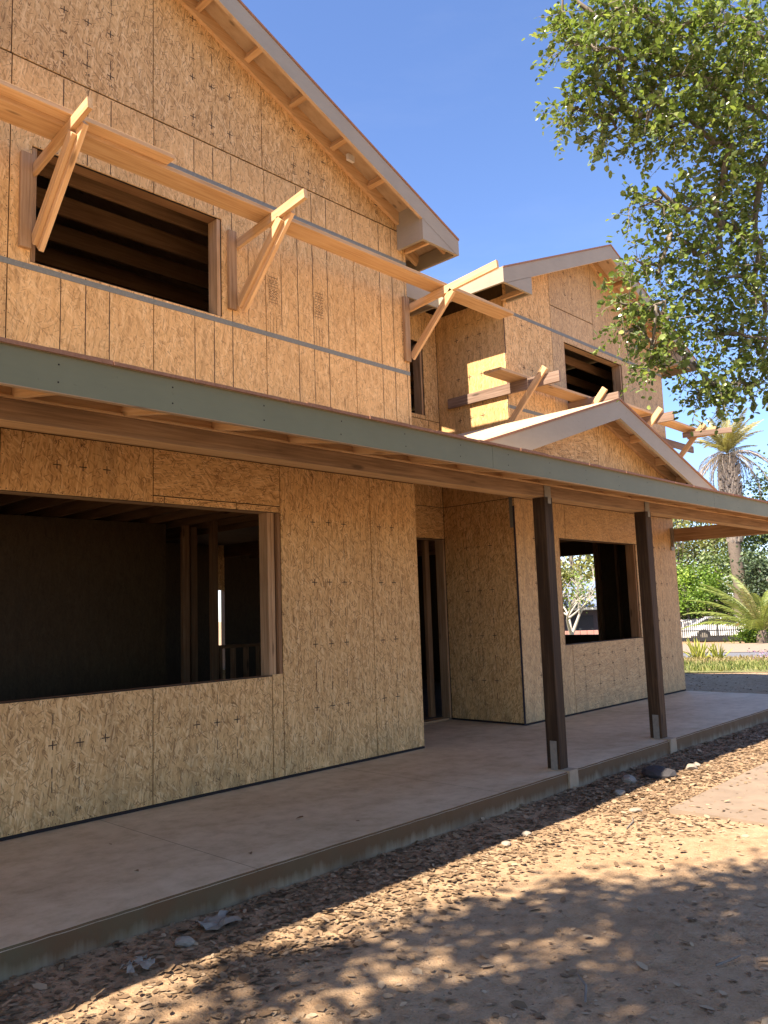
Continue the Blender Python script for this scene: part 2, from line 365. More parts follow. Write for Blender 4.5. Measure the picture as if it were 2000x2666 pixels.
# concrete porch slab
k = NT('slab_concrete'); geo = k.n('NewGeometry'); P_ = geo.outputs['Position']; sp = k.n('SeparateXYZ'); k.l(P_, sp.inputs[0])
n1 = k.noise(P_, .8, 5, .6, scl=(1, 1.6, 1)); n2 = k.noise(P_, 6, 5, .7); n3 = k.noise(P_, 90, 2, .5)
top = k.ramp(n1, [(0.3, (0.42, 0.315, 0.19)), (0.5, (0.60, 0.475, 0.31)), (0.7, (0.72, 0.60, 0.42))])
top = k.mix(0.45, top, k.ramp(n2, [(0.32, (0.33, 0.235, 0.135)), (0.52, (0.60, 0.475, 0.31)), (.72, (.75, .63, .45))]))
scr = k.noise(P_, 14, 3, .6, scl=(.35, 2.2, 1), rot=(0, 0, .5))
top = k.mix(k.ramp(scr, [(0.68, (0, 0, 0)), (0.74, (.35, .35, .35))]), top, (0.2, 0.14, 0.1))
jx = k.math('LESS_THAN', k.math('ABSOLUTE', k.math('SUBTRACT', k.math('FRACT', k.math('MULTIPLY', k.math('ADD', sp.outputs[0], 0.62), 0.41)), 0.5)), 0.0016)
top = k.mix(k.math('MULTIPLY', jx, 0.6), top, (0.12, 0.085, 0.055))
spk = k.noise(P_, 45, 2, .6)
top = k.mix(k.ramp(spk, [(0.70, (0, 0, 0)), (0.76, (.5, .5, .5))]), top, (0.22, 0.15, 0.09))
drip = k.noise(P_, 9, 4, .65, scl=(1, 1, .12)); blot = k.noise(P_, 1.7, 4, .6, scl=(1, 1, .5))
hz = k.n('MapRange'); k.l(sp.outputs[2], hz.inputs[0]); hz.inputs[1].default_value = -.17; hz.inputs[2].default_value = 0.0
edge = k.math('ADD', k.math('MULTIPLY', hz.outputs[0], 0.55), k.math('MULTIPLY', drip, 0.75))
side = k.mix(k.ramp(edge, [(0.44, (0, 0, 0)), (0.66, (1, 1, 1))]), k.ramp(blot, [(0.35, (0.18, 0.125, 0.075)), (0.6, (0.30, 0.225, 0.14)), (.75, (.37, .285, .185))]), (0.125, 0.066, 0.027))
gx = k.n('MapRange'); k.l(sp.outputs[0], gx.inputs[0]); gx.inputs[1].default_value = 5.0; gx.inputs[2].default_value = 1.5
alg = k.math('MULTIPLY', gx.outputs[0], k.ramp(k.noise(P_, 3.5, 3, .6), [(0.42, (0, 0, 0)), (0.6, (.8, .8, .8))]))
side = k.mix(k.math('MULTIPLY', alg, .5), side, (0.10, 0.105, 0.055))
nn = k.n('SeparateXYZ'); k.l(geo.outputs['Normal'], nn.inputs[0])
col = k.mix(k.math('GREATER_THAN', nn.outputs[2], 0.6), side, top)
k.bump(k.math('ADD', k.math('MULTIPLY', n2, .5), k.math('MULTIPLY', n3, .2)), 0.18, 0.01)
M['slab'] = k.out(col, 0.6, 0.35)
SLAB = prism('porch_slab', [(-2.2+.08*i, 4.0+random.uniform(-.0035, .0035)) for i in range(195)]+[(13.42, 4.0), (13.42, 7.3), (-2.2, 7.3)], 'Z', -0.6, 0.0, 'slab')
bm = bmesh.new(); bm.from_mesh(SLAB.data)
bmesh.ops.bevel(bm, geom=[e for e in bm.edges if all(v.co.z > -.01 for v in e.verts)], offset=.012, segments=2, affect='EDGES'); bm.to_mesh(SLAB.data); bm.free()
tag(SLAB, kind='structure')
pv = prism('paving_slab', [(6.2, 2.95), (6.16, 1.4), (9.4, 1.4), (9.3, 3.0)], 'Z', -0.2, -0.118, flat_mat('paver_concrete', (0.245, 0.18, 0.125), 0.85, 0, 0.3, 6)); tag(pv, kind='structure')

# ------------------------------------------------------------------ house
D = 5.93; XA = 6.754; XB = 8.693; XE = 13.42; YC = 7.12; XL = -1.95; YB = 13.0
SL = 0.4167; YR = 5.536
H = empty('unfinished_house', (5, 6, 0), 'two-storey wood-framed house under construction, sheathed in bare strand board, with a front porch', 'house')
def zrA(x): return 5.80+SL*(7.259-x) if x >= 2.4 else 5.80+SL*(x+2.459)
def zrB(x): return 5.735+SL*(x-8.15) if x <= 11.08 else 5.735+SL*(14.01-x)
def inset(poly, g):
    n = len(poly); a = sum(poly[i][0]*poly[(i+1) % n][1]-poly[(i+1) % n][0]*poly[i][1] for i in range(n))
    if a < 0: poly = poly[::-1]
    out = []
    for i in range(n):
        p0 = Vector(poly[i-1]); p1 = Vector(poly[i]); p2 = Vector(poly[(i+1) % n])
        d1 = (p1-p0).normalized(); d2 = (p2-p1).normalized(); n1 = Vector((-d1.y, d1.x)); n2 = Vector((-d2.y, d2.x))
        b = n1+n2; b = b/max(1e-6, b.dot(n1)); out.append((p1.x+b.x*g, p1.y+b.y*g))
    return out
NAILS = MB()
def nail(a, b, axis, d):
    r = 0.0042
    pts = [(a+r*math.cos(t*math.pi/3), b+r*math.sin(t*math.pi/3)) for t in range(6)]
    vs = [(p[0], d-.0012, p[1]) if axis == 'Y' else (d-.0012, p[0], p[1]) for p in pts]
    NAILS.add(vs, [tuple(range(6)) if axis == 'Y' else tuple(range(5, -1, -1))])
def nails_poly(poly, axis, d):
    q = inset(poly, .016); n = len(q)
    for i in range(n):
        a = Vector(q[i]); b = Vector(q[(i+1) % n]); L = (b-a).length; m = max(1, int(L/.13))
        for j in range(m):
            t = (j+random.uniform(.2, .8))/m; p = a.lerp(b, t); nail(p.x+random.uniform(-.004, .004), p.y+random.uniform(-.004, .004), axis, d)
def font_mesh(txt, size):
    cu = bpy.data.curves.new('t', 'FONT'); cu.body = txt; cu.size = size; cu.align_x = 'CENTER'; cu.align_y = 'CENTER'; cu.resolution_u = 2
    ob = bpy.data.objects.new('t', cu); COL.objects.link(ob)
    me = bpy.data.meshes.new_from_object(ob.evaluated_get(bpy.context.evaluated_depsgraph_get()))
    vs = [tuple(v.co) for v in me.vertices]; fs = [tuple(p.vertices) for p in me.polygons]
    bpy.data.objects.remove(ob); bpy.data.curves.remove(cu); bpy.data.meshes.remove(me); return vs, fs
FM = {t: font_mesh(t, .045) for t in ('16', '24', '32')}
FM['TALLWALL'] = font_mesh('TALLWALL', .060)
class Marks:
    """stencilled marks on one panel, flat print 1.5 mm proud of the sheet"""
    def __init__(s, axis, d): s.b = MB(); s.axis = axis; s.d = d-.0016
    def pt(s, a, b): return (a, s.d, b) if s.axis == 'Y' else (s.d, a, b)
    def quad(s, a0, a1, b0, b1):
        ps = [s.pt(a0, b0), s.pt(a1, b0), s.pt(a1, b1), s.pt(a0, b1)]
        s.b.add(ps, [(0, 1, 2, 3)])
    def plus(s, a, b, r=.032):
        a += random.uniform(-.004, .004); b += random.uniform(-.004, .004)
        w=.0042; s.quad(a-w, a+w, b-r, b+r); s.quad(a-r, a-w, b-w, b+w); s.quad(a+w, a+r, b-w, b+w)
    def dash(s, a, b, r=.04): s.quad(a-.003, a+.003, b-r, b+r)
    def hdash(s, a, b, r=.028): s.quad(a-r, a+r, b-.003, b+.003)
    def line(s, a, z0, z1, w=.003):
        z = z0
        while z < z1:
            e = min(z1, z+random.uniform(.25, .7)); s.quad(a-w*random.uniform(.7, 1.2), a+w*random.uniform(.7, 1.2), z, e); z = e+random.choice([0, 0, .003, .012])
    def text(s, t, a, b, rot=0.0, sx_=1.0, sc=1.0):
        vs, fs = FM[t]; c, sn = math.cos(rot), math.sin(rot)
        s.b.add([s.pt(a+(x*sx_*c-y*sn)*sc, b+(x*sx_*sn+y*c)*sc) for x, y, z in vs], fs)
    def scribble(s, a, z0, z1, n=1):
        z = z0
        while z < z1:
            L = random.uniform(.006, .014); s.quad(a-random.uniform(.002, .006), a+random.uniform(.001, .006), z, z+L*.55); z += L
    def build(s, parent, mat='ink', name='printed_marks'):
        if s.b.v: o = s.b.build(name, mat, parent); o['kind'] = 'stuff'; return o
def panel(poly, axis='Y', d=D, mat='osb', stud=None, nail_on=True, lines=None, numbers=None, rows=None):
    """one strand-board sheet; poly in (x,z) or (y,z); outer face at d"""
    p = inset(poly, .0046)
    if axis == 'Y': o = prism('osb_panel', p, 'Y', d, d+.0115, mat, H)
    else: o = prism('osb_panel', p, 'X', d, d+.0115, mat, H)
    if nail_on: nails_poly(poly, axis, d)
    zs = [q[1] for q in poly]; z0, z1 = min(zs), max(zs)
    mk = Marks(axis, d)
    def inside(a, b):
        c = False; n = len(p)
        for i in range(n):
            (x1, y1), (x2, y2) = p[i], p[(i+1) % n]
            if (y1 > b) != (y2 > b) and a < (x2-x1)*(b-y1)/(y2-y1)+x1: c = not c
        return c
    ok = lambda a, b, m=.045: all(inside(a+i, b+j) for i in (-m, m) for j in (-m, m))
    if lines:
        for a in lines:
            runs = []; z = z0+.004
            while z < z1-.004:
                if inside(a-.004, z) and inside(a+.004, z) and inside(a, z+.02):
                    if runs and abs(runs[-1][1]-z) < .0005: runs[-1][1] = z+.02
                    else: runs.append([z, z+.02])
                z += .02
            for r0, r1 in runs: mk.line(a, r0, r1, .0036)
    if stud:
        for zr in (rows or [.59, 1.185, 1.78, 2.37]):
            for a in stud:
                if ok(a, zr): mk.plus(a, zr)
                for dz, fn in ((.19, mk.hdash if zr > 5 else mk.dash), (-.29, mk.dash), (-.19, mk.hdash if zr > 5 else mk.dash)):
                    if random.random() < .6 and ok(a, zr+dz): fn(a, zr+dz)
    if stud and z1-z0 > 1.5:
        mk2 = Marks(axis, d)
        for a in stud:
            for zc in np.arange(z0+.75, z1-.5, .59):
                if random.random() < .75 and ok(a, zc): mk2.scribble(a+.004, zc, zc+random.uniform(.12, .26))
        mk2.build(o, 'ink2', 'grade_stamps')
    if numbers:
        rot, zn, seq = numbers
        for a, t in zip(stud or lines, seq):
            if inside(a, zn): mk.text(t, a, zn, rot)
    mk.build(o)
    return o
def rect(x0, x1, z0, z1): return [(x0, z0), (x1, z0), (x1, z1), (x0, z1)]
PI = math.pi
S4 = lambda x0: [x0+.406, x0+.61, x0+.813]
SEAM = 2.888
# --- A, ground floor
panel(rect(1.03, 2.252, 2.43, SEAM)); panel(rect(1.03, 2.262, .022, .93), stud=S4(1.04))
panel(rect(2.252, 3.482, 2.43, SEAM), stud=S4(2.262), rows=[2.66], numbers=(PI, 2.835, ['16', '24', '32']))
panel(rect(3.482, 4.818, 2.492, SEAM), mat='osb_h')
for a, b in ((3.482, 3.585), (3.585, 4.315), (4.315, 4.818)): panel(rect(a, b, 2.43, 2.492), mat='osb_h')
panel(rect(2.262, 3.482, .022, .93), stud=S4(2.262), numbers=(0, .115, ['32', '24', '16']))
panel(rect(3.482, 4.69, .022, .93), stud=S4(3.482), numbers=(0, .115, ['32', '24', '16']))
panel(rect(4.69, 4.818, .022, .945))
panel([(4.818, .022), (6.026, .022), (6.026, SEAM), (4.818, SEAM)], stud=S4(4.818), numbers=(PI, 2.835, ['16', '24', '32']))
panel(rect(6.026, XA, .022, SEAM), stud=[6.155, 6.352], numbers=(PI, 2.835, ['16', '24']))
panel(rect(-1.95, 1.03, .022, SEAM))
# --- A, upper storey: tall sheets
tall = [(1.05, 2.27), (2.27, 3.485), (3.485, 4.69), (4.69, 5.892), (5.892, XA)]
wx0, wx1, wz0, wz1 = 2.44, 4.182, 4.205, 5.14
for a, b in tall:
    L = [q for q in S4(a) if q < b-.02]
    if a == 2.27: poly = [(a, SEAM), (b, SEAM), (b, wz0), (wx0, wz0), (wx0, wz1), (b, wz1), (b, 5.83), (a, 5.83)]
    elif a == 3.485: poly = [(a, SEAM), (b, SEAM), (b, 5.83), (a, 5.83), (a, wz1), (wx1, wz1), (wx1, wz0), (a, wz0)]
    else: poly = rect(a, b, SEAM, 5.83)
    o = panel(poly, lines=L, mat='osb_tall')
    if a in (4.69, 5.892):
        for bx, z1 in ((((4.742, 4.79), (5.337, 4.79)) if a == 4.69 else ((6.655, 4.79),))):
            mk = Marks('Y', D)
            for i in range(3):
                mk.text('TALLWALL', bx+.038*i, z1-.175, -PI/2, 1.08, .92)
                mk.scribble(bx+.036*i, z1-.61, z1-.41)
            mk.build(o, 'ink2', 'stencilled_lettering')
mk = Marks('Y', D); mk.line(4.484, 4.22, 5.0, .0026); mk.line(4.884, 4.22, 5.02, .0026); mk.build(o, 'ink', 'chalk_lines')
panel(rect(XL, 1.05, SEAM, 5.83))
top = [-1.95, -.17, 1.05, 2.262, 3.478, 4.672, 5.875, XA]
for a, b in zip(top[:-1], top[1:]):
    poly = [(a, 5.836), (b, 5.836), (b, zrA(b)-.028)]+([(2.4, zrA(2.4)-.028)] if a < 2.4 < b else [])+[(a, zrA(a)-.028)]
    panel(poly, stud=[q for q in S4(a) if q < b-.05], rows=[6.03, 6.42, 7.01], numbers=(0, 5.948, ['32', '24', '16']))
# --- recess wall and return wall
panel(rect(XA, 8.457, SEAM, 4.1), d=YC); panel(rect(8.457, XB, SEAM, 4.1), d=YC)
panel(rect(XA, XB, 2.445, SEAM), d=YC, mat='osb_h'); panel(rect(XA, 7.5, .022, 2.445), d=YC)
panel([(XA, 4.1), (8.39, 4.1), (8.39, 4.163), (7.55, 4.163), (7.55, 5.2), (8.39, 5.2), (8.39, 5.68), (XA, 5.68)], d=YC)
panel(rect(8.39, XB, 4.1, 5.68), d=YC)
yst = [6.745, 6.55, 6.35]
panel(rect(D, YC, .022, SEAM), 'X', XB, stud=yst, rows=[.54, 1.12, 1.713, 2.297])
panel(rect(D, YC, SEAM, 5.62), 'X', XB, mat='osb_tall', stud=yst, rows=[3.48, 4.06, 4.64, 5.2])
# --- B, ground floor
panel([(XB, .022), (9.905, .022), (9.905, .945), (9.72, .945), (9.72, 2.40), (9.905, 2.40), (9.905, SEAM), (XB, SEAM)], stud=[9.1, 9.3], mat='osb_w')
panel(rect(9.905, 12.17, 2.40, SEAM), mat='osb_wh'); panel(rect(9.905, 12.17, .022, .945), mat='osb_wh', stud=[10.2+.4*i for i in range(5)], rows=[.36, .62, .78])
panel(rect(11.97, 12.17, .945, 2.40), mat='osb_w'); panel(rect(12.17, XE, .022, SEAM), mat='osb_w', stud=[12.6, 12.8, 13.0])
# --- B, upper storey
panel([(XB, SEAM), (9.857, SEAM), (9.857, zrB(9.857)-.028), (XB, zrB(XB)-.028)], stud=[9.1, 9.3], rows=[3.5, 4.1, 4.7, 5.3])
panel([(9.857, SEAM), (11.09, SEAM), (11.09, 4.383), (10.18, 4.383), (10.18, 5.31), (11.09, 5.31), (11.09, 5.79), (9.857, 5.79)], mat='osb_w')
panel([(9.857, 5.796), (11.09, 5.796), (11.09, zrB(11.09)-.028), (9.857, zrB(9.857)-.028)], stud=[10.3, 10.5], rows=[6.05, 6.4], mat='osb_w')
panel([(11.09, SEAM), (12.3, SEAM), (12.3, zrB(12.3)-.028), (11.09, zrB(11.09)-.028), (11.09, 5.31), (11.95, 5.31), (11.95, 4.383), (11.09, 4.383)], mat='osb_w')
panel([(12.3, SEAM), (XE, SEAM), (XE, zrB(XE)-.028), (12.3, zrB(12.3)-.028)], mat='osb_w')
NAILS.build('nail_heads', 'black', H)['kind'] = 'stuff'
# --- added black backing that puts gap shade behind the joints, broken at the openings
pp = MB()
def add_backing(x0, x1, z0, z1, d=D, holes=()):
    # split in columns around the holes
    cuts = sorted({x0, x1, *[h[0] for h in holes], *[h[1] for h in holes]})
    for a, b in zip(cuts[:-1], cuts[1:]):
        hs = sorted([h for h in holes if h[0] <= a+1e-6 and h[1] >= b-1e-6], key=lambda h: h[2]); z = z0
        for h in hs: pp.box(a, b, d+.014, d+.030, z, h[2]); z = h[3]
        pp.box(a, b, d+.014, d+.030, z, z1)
add_backing(XL+.01, XA-.004, .03, 5.8, D, [(-.9, 4.80, .93, 2.43), (2.44, 4.18, 4.21, 5.14)])
add_backing(XB+.014, XE-.004, .03, 5.6, D, [(9.72, 11.97, .945, 2.40), (10.18, 11.95, 4.385, 5.31)])
add_backing(XA-.2, XB+.02, .03, 5.5, YC, [(7.5, 8.655, .03, 2.44), (7.55, 8.385, 4.165, 5.2)])
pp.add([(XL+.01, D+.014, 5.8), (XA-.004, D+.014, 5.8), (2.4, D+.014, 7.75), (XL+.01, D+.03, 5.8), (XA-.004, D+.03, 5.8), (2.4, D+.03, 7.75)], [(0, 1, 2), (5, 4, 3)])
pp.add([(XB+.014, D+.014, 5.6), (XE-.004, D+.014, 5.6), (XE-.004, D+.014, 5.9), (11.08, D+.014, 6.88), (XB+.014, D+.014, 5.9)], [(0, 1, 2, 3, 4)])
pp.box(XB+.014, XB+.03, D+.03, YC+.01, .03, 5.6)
pp.build('gap_shade_backing', 'black', H)
for a, b in ((XL, XA), (XB, XE)): box('base_gap_shade', a, b, D+.002, D+.013, .0008, .0225, 'black', H)  # black strip standing in for the shaded gap under the sheets
box('base_gap_shade', XB+.002, XB+.013, D+.02, YC, .0008, .0225, 'black', H)
# --- hidden and inner walls, floors
def wallbox(*a, mat='osb'): return box('wall', *a, mat, H)
wallbox(XL-.012, XL+.10, D+.03, YB, .0, 5.96); wallbox(XL, 8.83, YB, YB+.12, 0, 5.7, mat='osb_shaded'); wallbox(8.83, 9.16, YB, YB+.12, 0, .5); wallbox(8.83, 9.16, YB, YB+.12, 2.0, 5.7); wallbox(9.16, XE, YB, YB+.12, 0, 5.7, mat='osb_shaded')
wallbox(XE-.11, XE, D+.032, 7.39, 0, 5.92, mat='osb_shaded'); wallbox(XE-.11, XE, 8.75, YB, 0, 5.92, mat='osb_shaded'); wallbox(XE-.11, XE, 7.39, 8.75, 0, .94, mat='osb_shaded'); wallbox(XE-.11, XE, 7.39, 8.75, 2.40, 5.92, mat='osb_shaded')
wallbox(XA-.11, XA-.001, D+.032, YC+.2, 0, 5.95, mat='osb_shaded')
wallbox(XB+.032, XB+.12, D+.032, YC+.2, 0, 5.85, mat='osb_shaded')
prism('wall', [(XL, 5.7), (XE, 5.7), (XE, 5.9), (11.08, 6.9), (8.4, 5.8), (6.9, 5.9), (2.4, 7.75), (XL, 5.95)], 'Y', YB, YB+.12, 'osb', H)
prism('roof_sheathing', [(YC+.02, 5.885), (9.6, 6.90), (13.4, 6.90), (13.4, 6.88), (9.6, 6.88), (YC+.02, 5.865)], 'X', 6.6, 8.9, 'ply', H)
wallbox(-1.8, 5.16, 8.5, 8.53, 0.02, 2.6, mat='osb_shaded')
for a, b, c, d_ in ((XL+.1, XA-.11, D+.04, YB), (XA-.11, XB+.03, YC+.04, YB), (XB+.03, XE-.11, D+.04, YB)):
    box('subfloor', a, b, c, d_, 2.862, 2.884, 'floor', H); box('interior_floor', a, b, c, d_, -.05, .02, 'floor', H)
x = .2
while x < 6.6:
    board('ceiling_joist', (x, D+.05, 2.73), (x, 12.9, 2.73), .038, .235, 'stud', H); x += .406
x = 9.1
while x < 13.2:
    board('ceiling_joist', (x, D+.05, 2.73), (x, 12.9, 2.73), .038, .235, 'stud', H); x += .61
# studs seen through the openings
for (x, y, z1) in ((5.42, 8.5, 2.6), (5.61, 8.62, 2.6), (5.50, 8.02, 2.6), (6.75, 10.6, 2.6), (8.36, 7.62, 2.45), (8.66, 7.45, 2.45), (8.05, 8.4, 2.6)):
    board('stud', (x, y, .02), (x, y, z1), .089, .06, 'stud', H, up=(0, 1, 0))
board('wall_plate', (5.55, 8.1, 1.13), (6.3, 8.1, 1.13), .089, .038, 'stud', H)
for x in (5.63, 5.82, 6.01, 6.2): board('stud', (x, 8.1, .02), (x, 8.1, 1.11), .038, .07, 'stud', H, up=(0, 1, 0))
for x in (4.745, 4.705): board('jamb_stud', (x, D+.095, .93), (x, D+.095, 2.43), .038, .13, 'fir_old', H, up=(0, 1, 0))
board('jamb_stud', (4.797, D+.073, .935), (4.797, D+.073, 2.428), .036, .14, 'stud', H, up=(0, 1, 0))
board('window_sill', (XL+.9, D+.085, .911), (4.80, D+.085, .911), .14, .036, 'fir_old', H)
board('window_header', (XL+.9, D+.085, 2.452), (4.80, D+.085, 2.452), .14, .045, 'fir_old', H)
for x in (4.162, 2.462): board('jamb_stud', (x, D+.085, 4.207), (x, D+.085, 5.138), .038, .14, 'fir_old', H, up=(0, 1, 0))
board('window_sill', (2.44, D+.085, 4.188), (4.18, D+.085, 4.188), .14, .034, 'fir_old', H); board('window_header', (2.44, D+.085, 5.16), (4.18, D+.085, 5.16), .14, .036, 'stud', H)
for x in (10.20, 11.93): board('jamb_stud', (x, D+.085, 4.385), (x, D+.085, 5.308), .038, .14, 'fir_old', H, up=(0, 1, 0))
board('window_sill', (10.18, D+.085, 4.366), (11.95, D+.085, 4.366), .14, .034, 'fir_old', H); board('window_header', (10.18, D+.085, 5.33), (11.95, D+.085, 5.33), .14, .036, 'fir_old', H)
for x in (9.74, 11.95): board('jamb_stud', (x, D+.085, .947), (x, D+.085, 2.398), .038, .14, 'stud', H, up=(0, 1, 0))
board('window_sill', (9.72, D+.085, .926), (11.97, D+.085, .926), .14, .034, 'stud', H); board('window_header', (9.72, D+.085, 2.42), (11.97, D+.085, 2.42), .14, .036, 'stud', H)
for y in (6.12, 6.53, 6.94, 7.30, 7.355): board('stud', (XE-.155, y, .02), (XE-.155, y, 2.6), .038, .089, 'stud', H, up=(1, 0, 0))
board('jamb_stud', (8.672, YC+.074, .022), (8.672, YC+.074, 2.44), .036, .14, 'fir_old', H, up=(0, 1, 0))
board('jamb_stud', (8.367, YC+.085, 4.165), (8.367, YC+.085, 5.198), .036, .14, 'fir_old', H, up=(0, 1, 0))
board('door_header', (7.5, YC+.085, 2.455), (8.69, YC+.085, 2.455), .14, .03, 'fir_old', H)
board('door_sill', (7.5, YC+.09, .015), (8.65, YC+.09, .015), .14, .03, 'fir_old', H)
# upstairs ceiling joists (run along the front) and tie beams seen through the windows
for i, y in enumerate(np.arange(6.45, 9.6, .56)):
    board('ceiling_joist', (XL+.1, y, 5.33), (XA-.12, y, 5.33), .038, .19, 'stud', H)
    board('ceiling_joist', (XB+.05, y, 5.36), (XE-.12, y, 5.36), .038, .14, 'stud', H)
# --- roofs
def roof(xl, xc, xr, zt, zr, yb, name):
    h = .022
    for (xt, zs) in ((xl, zt), (xr, zt)):
        zc = zr
        prism('roof_sheathing', [(xt, zs), (xc, zc), (xc, zc-h), (xt, zs-h)], 'Y', YR+.004, yb, 'ply', H)
        sg = 1 if xt < xc else -1
        prism('sheathing_edge', [(xt-sg*.004, zs+.003), (xc, zc+.004), (xc, zc-h+.004), (xt-sg*.004, zs-h+.004)], 'Y', YR-.010, YR+.0035, 'plyedge', H)
        fb = lambda x: zc-h-.2-SL*abs(xc-x)
        zb = zs-.2; xk = xt+sg*(zb-fb(xt))/SL
        prism('rake_fascia', [(xt, zb), (xt, zs-h), (xc, zc-h), (xc, zc-h-.2), (xk, zb)], 'Y', YR, YR+.038, 'taupe', H)
        prism('fascia_edge', [(xk+sg*.002, zb-.004), (xk, zb-.0005), (xc, zc-h-.2005), (xc, zc-h-.205)], 'Y', YR+.001, YR+.037, 'ply', H)
        xb = xt+sg*.643
        prism('eave_return', [(xb, zb), (xk, zb), (xb, fb(xb))], 'Y', YR+.001, YR+.037, 'taupe', H)
        prism('return_end', [(YR+.038, zb), (D, zb), (D, zr-h-SL*abs(xc-xb)-.002), (YR+.038, zr-h-SL*abs(xc-xb)-.002)], 'X', xb if sg < 0 else xb-.036, xb+.036 if sg < 0 else xb, 'taupe', H)
        prism('eave_fascia', [(YR+.0385, zb), (yb, zb), (yb, zs-h+.002), (YR+.0385, zs-h+.002)], 'X', min(xt, xt+sg*.036), max(xt, xt+sg*.036), 'taupe', H)
        # barge rafter against the wall, look-outs, rafter tails
        x0 = xb-sg*.02; zt_ = lambda x: zr-h-SL*abs(xc-x)
        prism('barge_rafter', [(x0, zt_(x0)-.145), (x0, zt_(x0)-.001), (xc-sg*.02, zt_(xc-sg*.02)-.001), (xc-sg*.02, zt_(xc-sg*.02)-.145)], 'Y', D-.042, D-.001, 'fir', H)
        x = xb+sg*.47 if sg < 0 else xb+sg*.3
        while abs(x-xc) > .3 and (x-xc)*sg < 0:
            zc_ = zt_(x)-.046; dd = Vector((1, 0, SL*sg)).normalized()
            board('lookout', (x, YR+.039, zc_), (x, D-.043, zc_), .055, .085, 'fir', H, up=(-dd.z, 0, dd.x)); x += sg*.555
        for y in (YR+.17, 6.15, 6.76, 7.37, 7.98):
            xi = xt+sg*.04; xo = xt+sg*.50
            board('rafter_tail', (xi, y, zt_(xi)-.075), (xo, y, zt_(xo)-.075), .038, .14, 'fir', H)
        board('subfascia', (xt+sg*.50, YR+.04, zb+.03), (xt+sg*.50, D-.002, zb+.03), .038, .06, 'fir', H)
zrA_ = 5.80+SL*(7.259-2.4)
roof(-2.459, 2.4, 7.259, 5.80, zrA_, YB+.4, 'A')
roof(8.15, 11.08, 14.01, 5.735, 5.735+SL*2.93, YB+.4, 'B')
prism('roof_sheathing', [(6.60, 5.70), (9.6, 6.95), (9.6, 6.928), (6.60, 5.678)], 'X', 7.262, 8.148, 'ply', H)
box('eave_fascia', 7.262, 8.148, 6.60, 6.638, 5.495, 5.677, 'taupe', H)
for x in (7.55, 8.0): board('rafter_tail', (x, 6.64, 5.62), (x, 7.11, 5.81), .038, .12, 'fir', H)
box('grade_tag', 5.74, 5.835, 5.80, 5.835, zrA(5.79)-.10, zrA(5.79)-.03, 'white', H)
# --- steel straps
def strap(x0, x1, z, h=.046, d=D):
    b = MB(); b.box(x0, x1, d-.0035, d-.0005, z-h/2, z+h/2); o = b.build('steel_strap', 'strap', H)
    n = MB(); x = x0+.03
    while x < x1-.02:
        for zz in (z-h*.22, z+h*.22): n.add([(x+.006*math.cos(t), d-.0042, zz+.006*math.sin(t)) for t in np.arange(0, 6.2, 1.05)], [tuple(range(6))]); x += .022
    nn = n.build('strap_nails', 'galv', o); nn['kind'] = 'stuff'
strap(XL, XA-.002, 5.465); strap(XL, XA-.002, 4.158); strap(XB, XE, 5.415); strap(XB, XE, 4.10)
box('corner_flashing', XB-.004, XB-.0005, D+.003, D+.03, .01, 2.78, 'flash', H)
box('corner_flashing', XB-.004, XB-.0005, D+.003, D+.012, 3.3, 5.4, 'flash', H)
box('hold_down_strap', XB-.005, XB-.0008, D+.032, D+.082, 2.50, 2.90, 'strap', H)
# --- porch
PZ = lambda y: 2.712+.17*(y-3.6)
prism('porch_roof_sheathing', [(3.585, PZ(3.585)), (D-.003, PZ(D)), (D-.003, PZ(D)+.018), (3.585, PZ(3.585)+.018)], 'X', -2.3, 13.9, 'ply', H)
prism('porch_roof_sheathing', [(D-.002, PZ(D)), (YC-.003, PZ(YC)), (YC-.003, PZ(YC)+.018), (D-.002, PZ(D)+.018)], 'X', XA+.002, XB-.006, 'ply', H)
eb = MB(); x = -2.3
while x < 13.9:      # chipped, slightly uneven front edge of the roof sheets
    L = random.uniform(.05, .35); eb.box(x, min(13.9, x+L), 3.572+random.uniform(-.004, .004), 3.5845, PZ(3.58)+.001, PZ(3.58)+.019+random.uniform(-.002, .004)); x += L+random.choice([0, 0, .004])
eb.build('sheathing_edge', 'plyedge', H)
for a, b in ((-2.3, 1.2), (1.203, 5.02), (5.023, 9.3), (9.303, 13.95)): box('porch_fascia', a, b, 3.60, 3.636, 2.533, 2.7115, 'sage', H); box('fascia_edge', a, b, 3.601, 3.636, 2.529, 2.5325, 'ply', H)
fn = MB()
for i in range(-6, 21):
    for zz in (2.58, 2.665):
        x = 1.625+.6*i+random.uniform(-.006, .006); fn.add([(x+.005*math.cos(t), 3.5988, zz+random.uniform(-.004, .004)*0+.005*math.sin(t)) for t in np.arange(0, 6.2, 1.05)], [tuple(range(6))])
fn.build('fascia_nails', 'black', H)['kind'] = 'stuff'
bmo = board('porch_beam', (-2.2, 4.165, 2.546), (13.5, 4.165, 2.546), .15, .112, 'fir', H)
M['beam_face'] = wood_mat('weathered_shaded_beam_face', (0.17, 0.10, 0.052), (0.30, 0.185, 0.10), (0.42, 0.275, 0.16))  # weathered, and darkened further so the underside reads as lit by bounce
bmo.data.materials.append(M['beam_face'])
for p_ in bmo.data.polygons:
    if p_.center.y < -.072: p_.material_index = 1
board('beam_plate', (-2.2, 4.16, 2.611), (13.5, 4.16, 2.611), .17, .016, 'fir', H)
rx = [1.606+.6*i for i in range(-6, 21)]
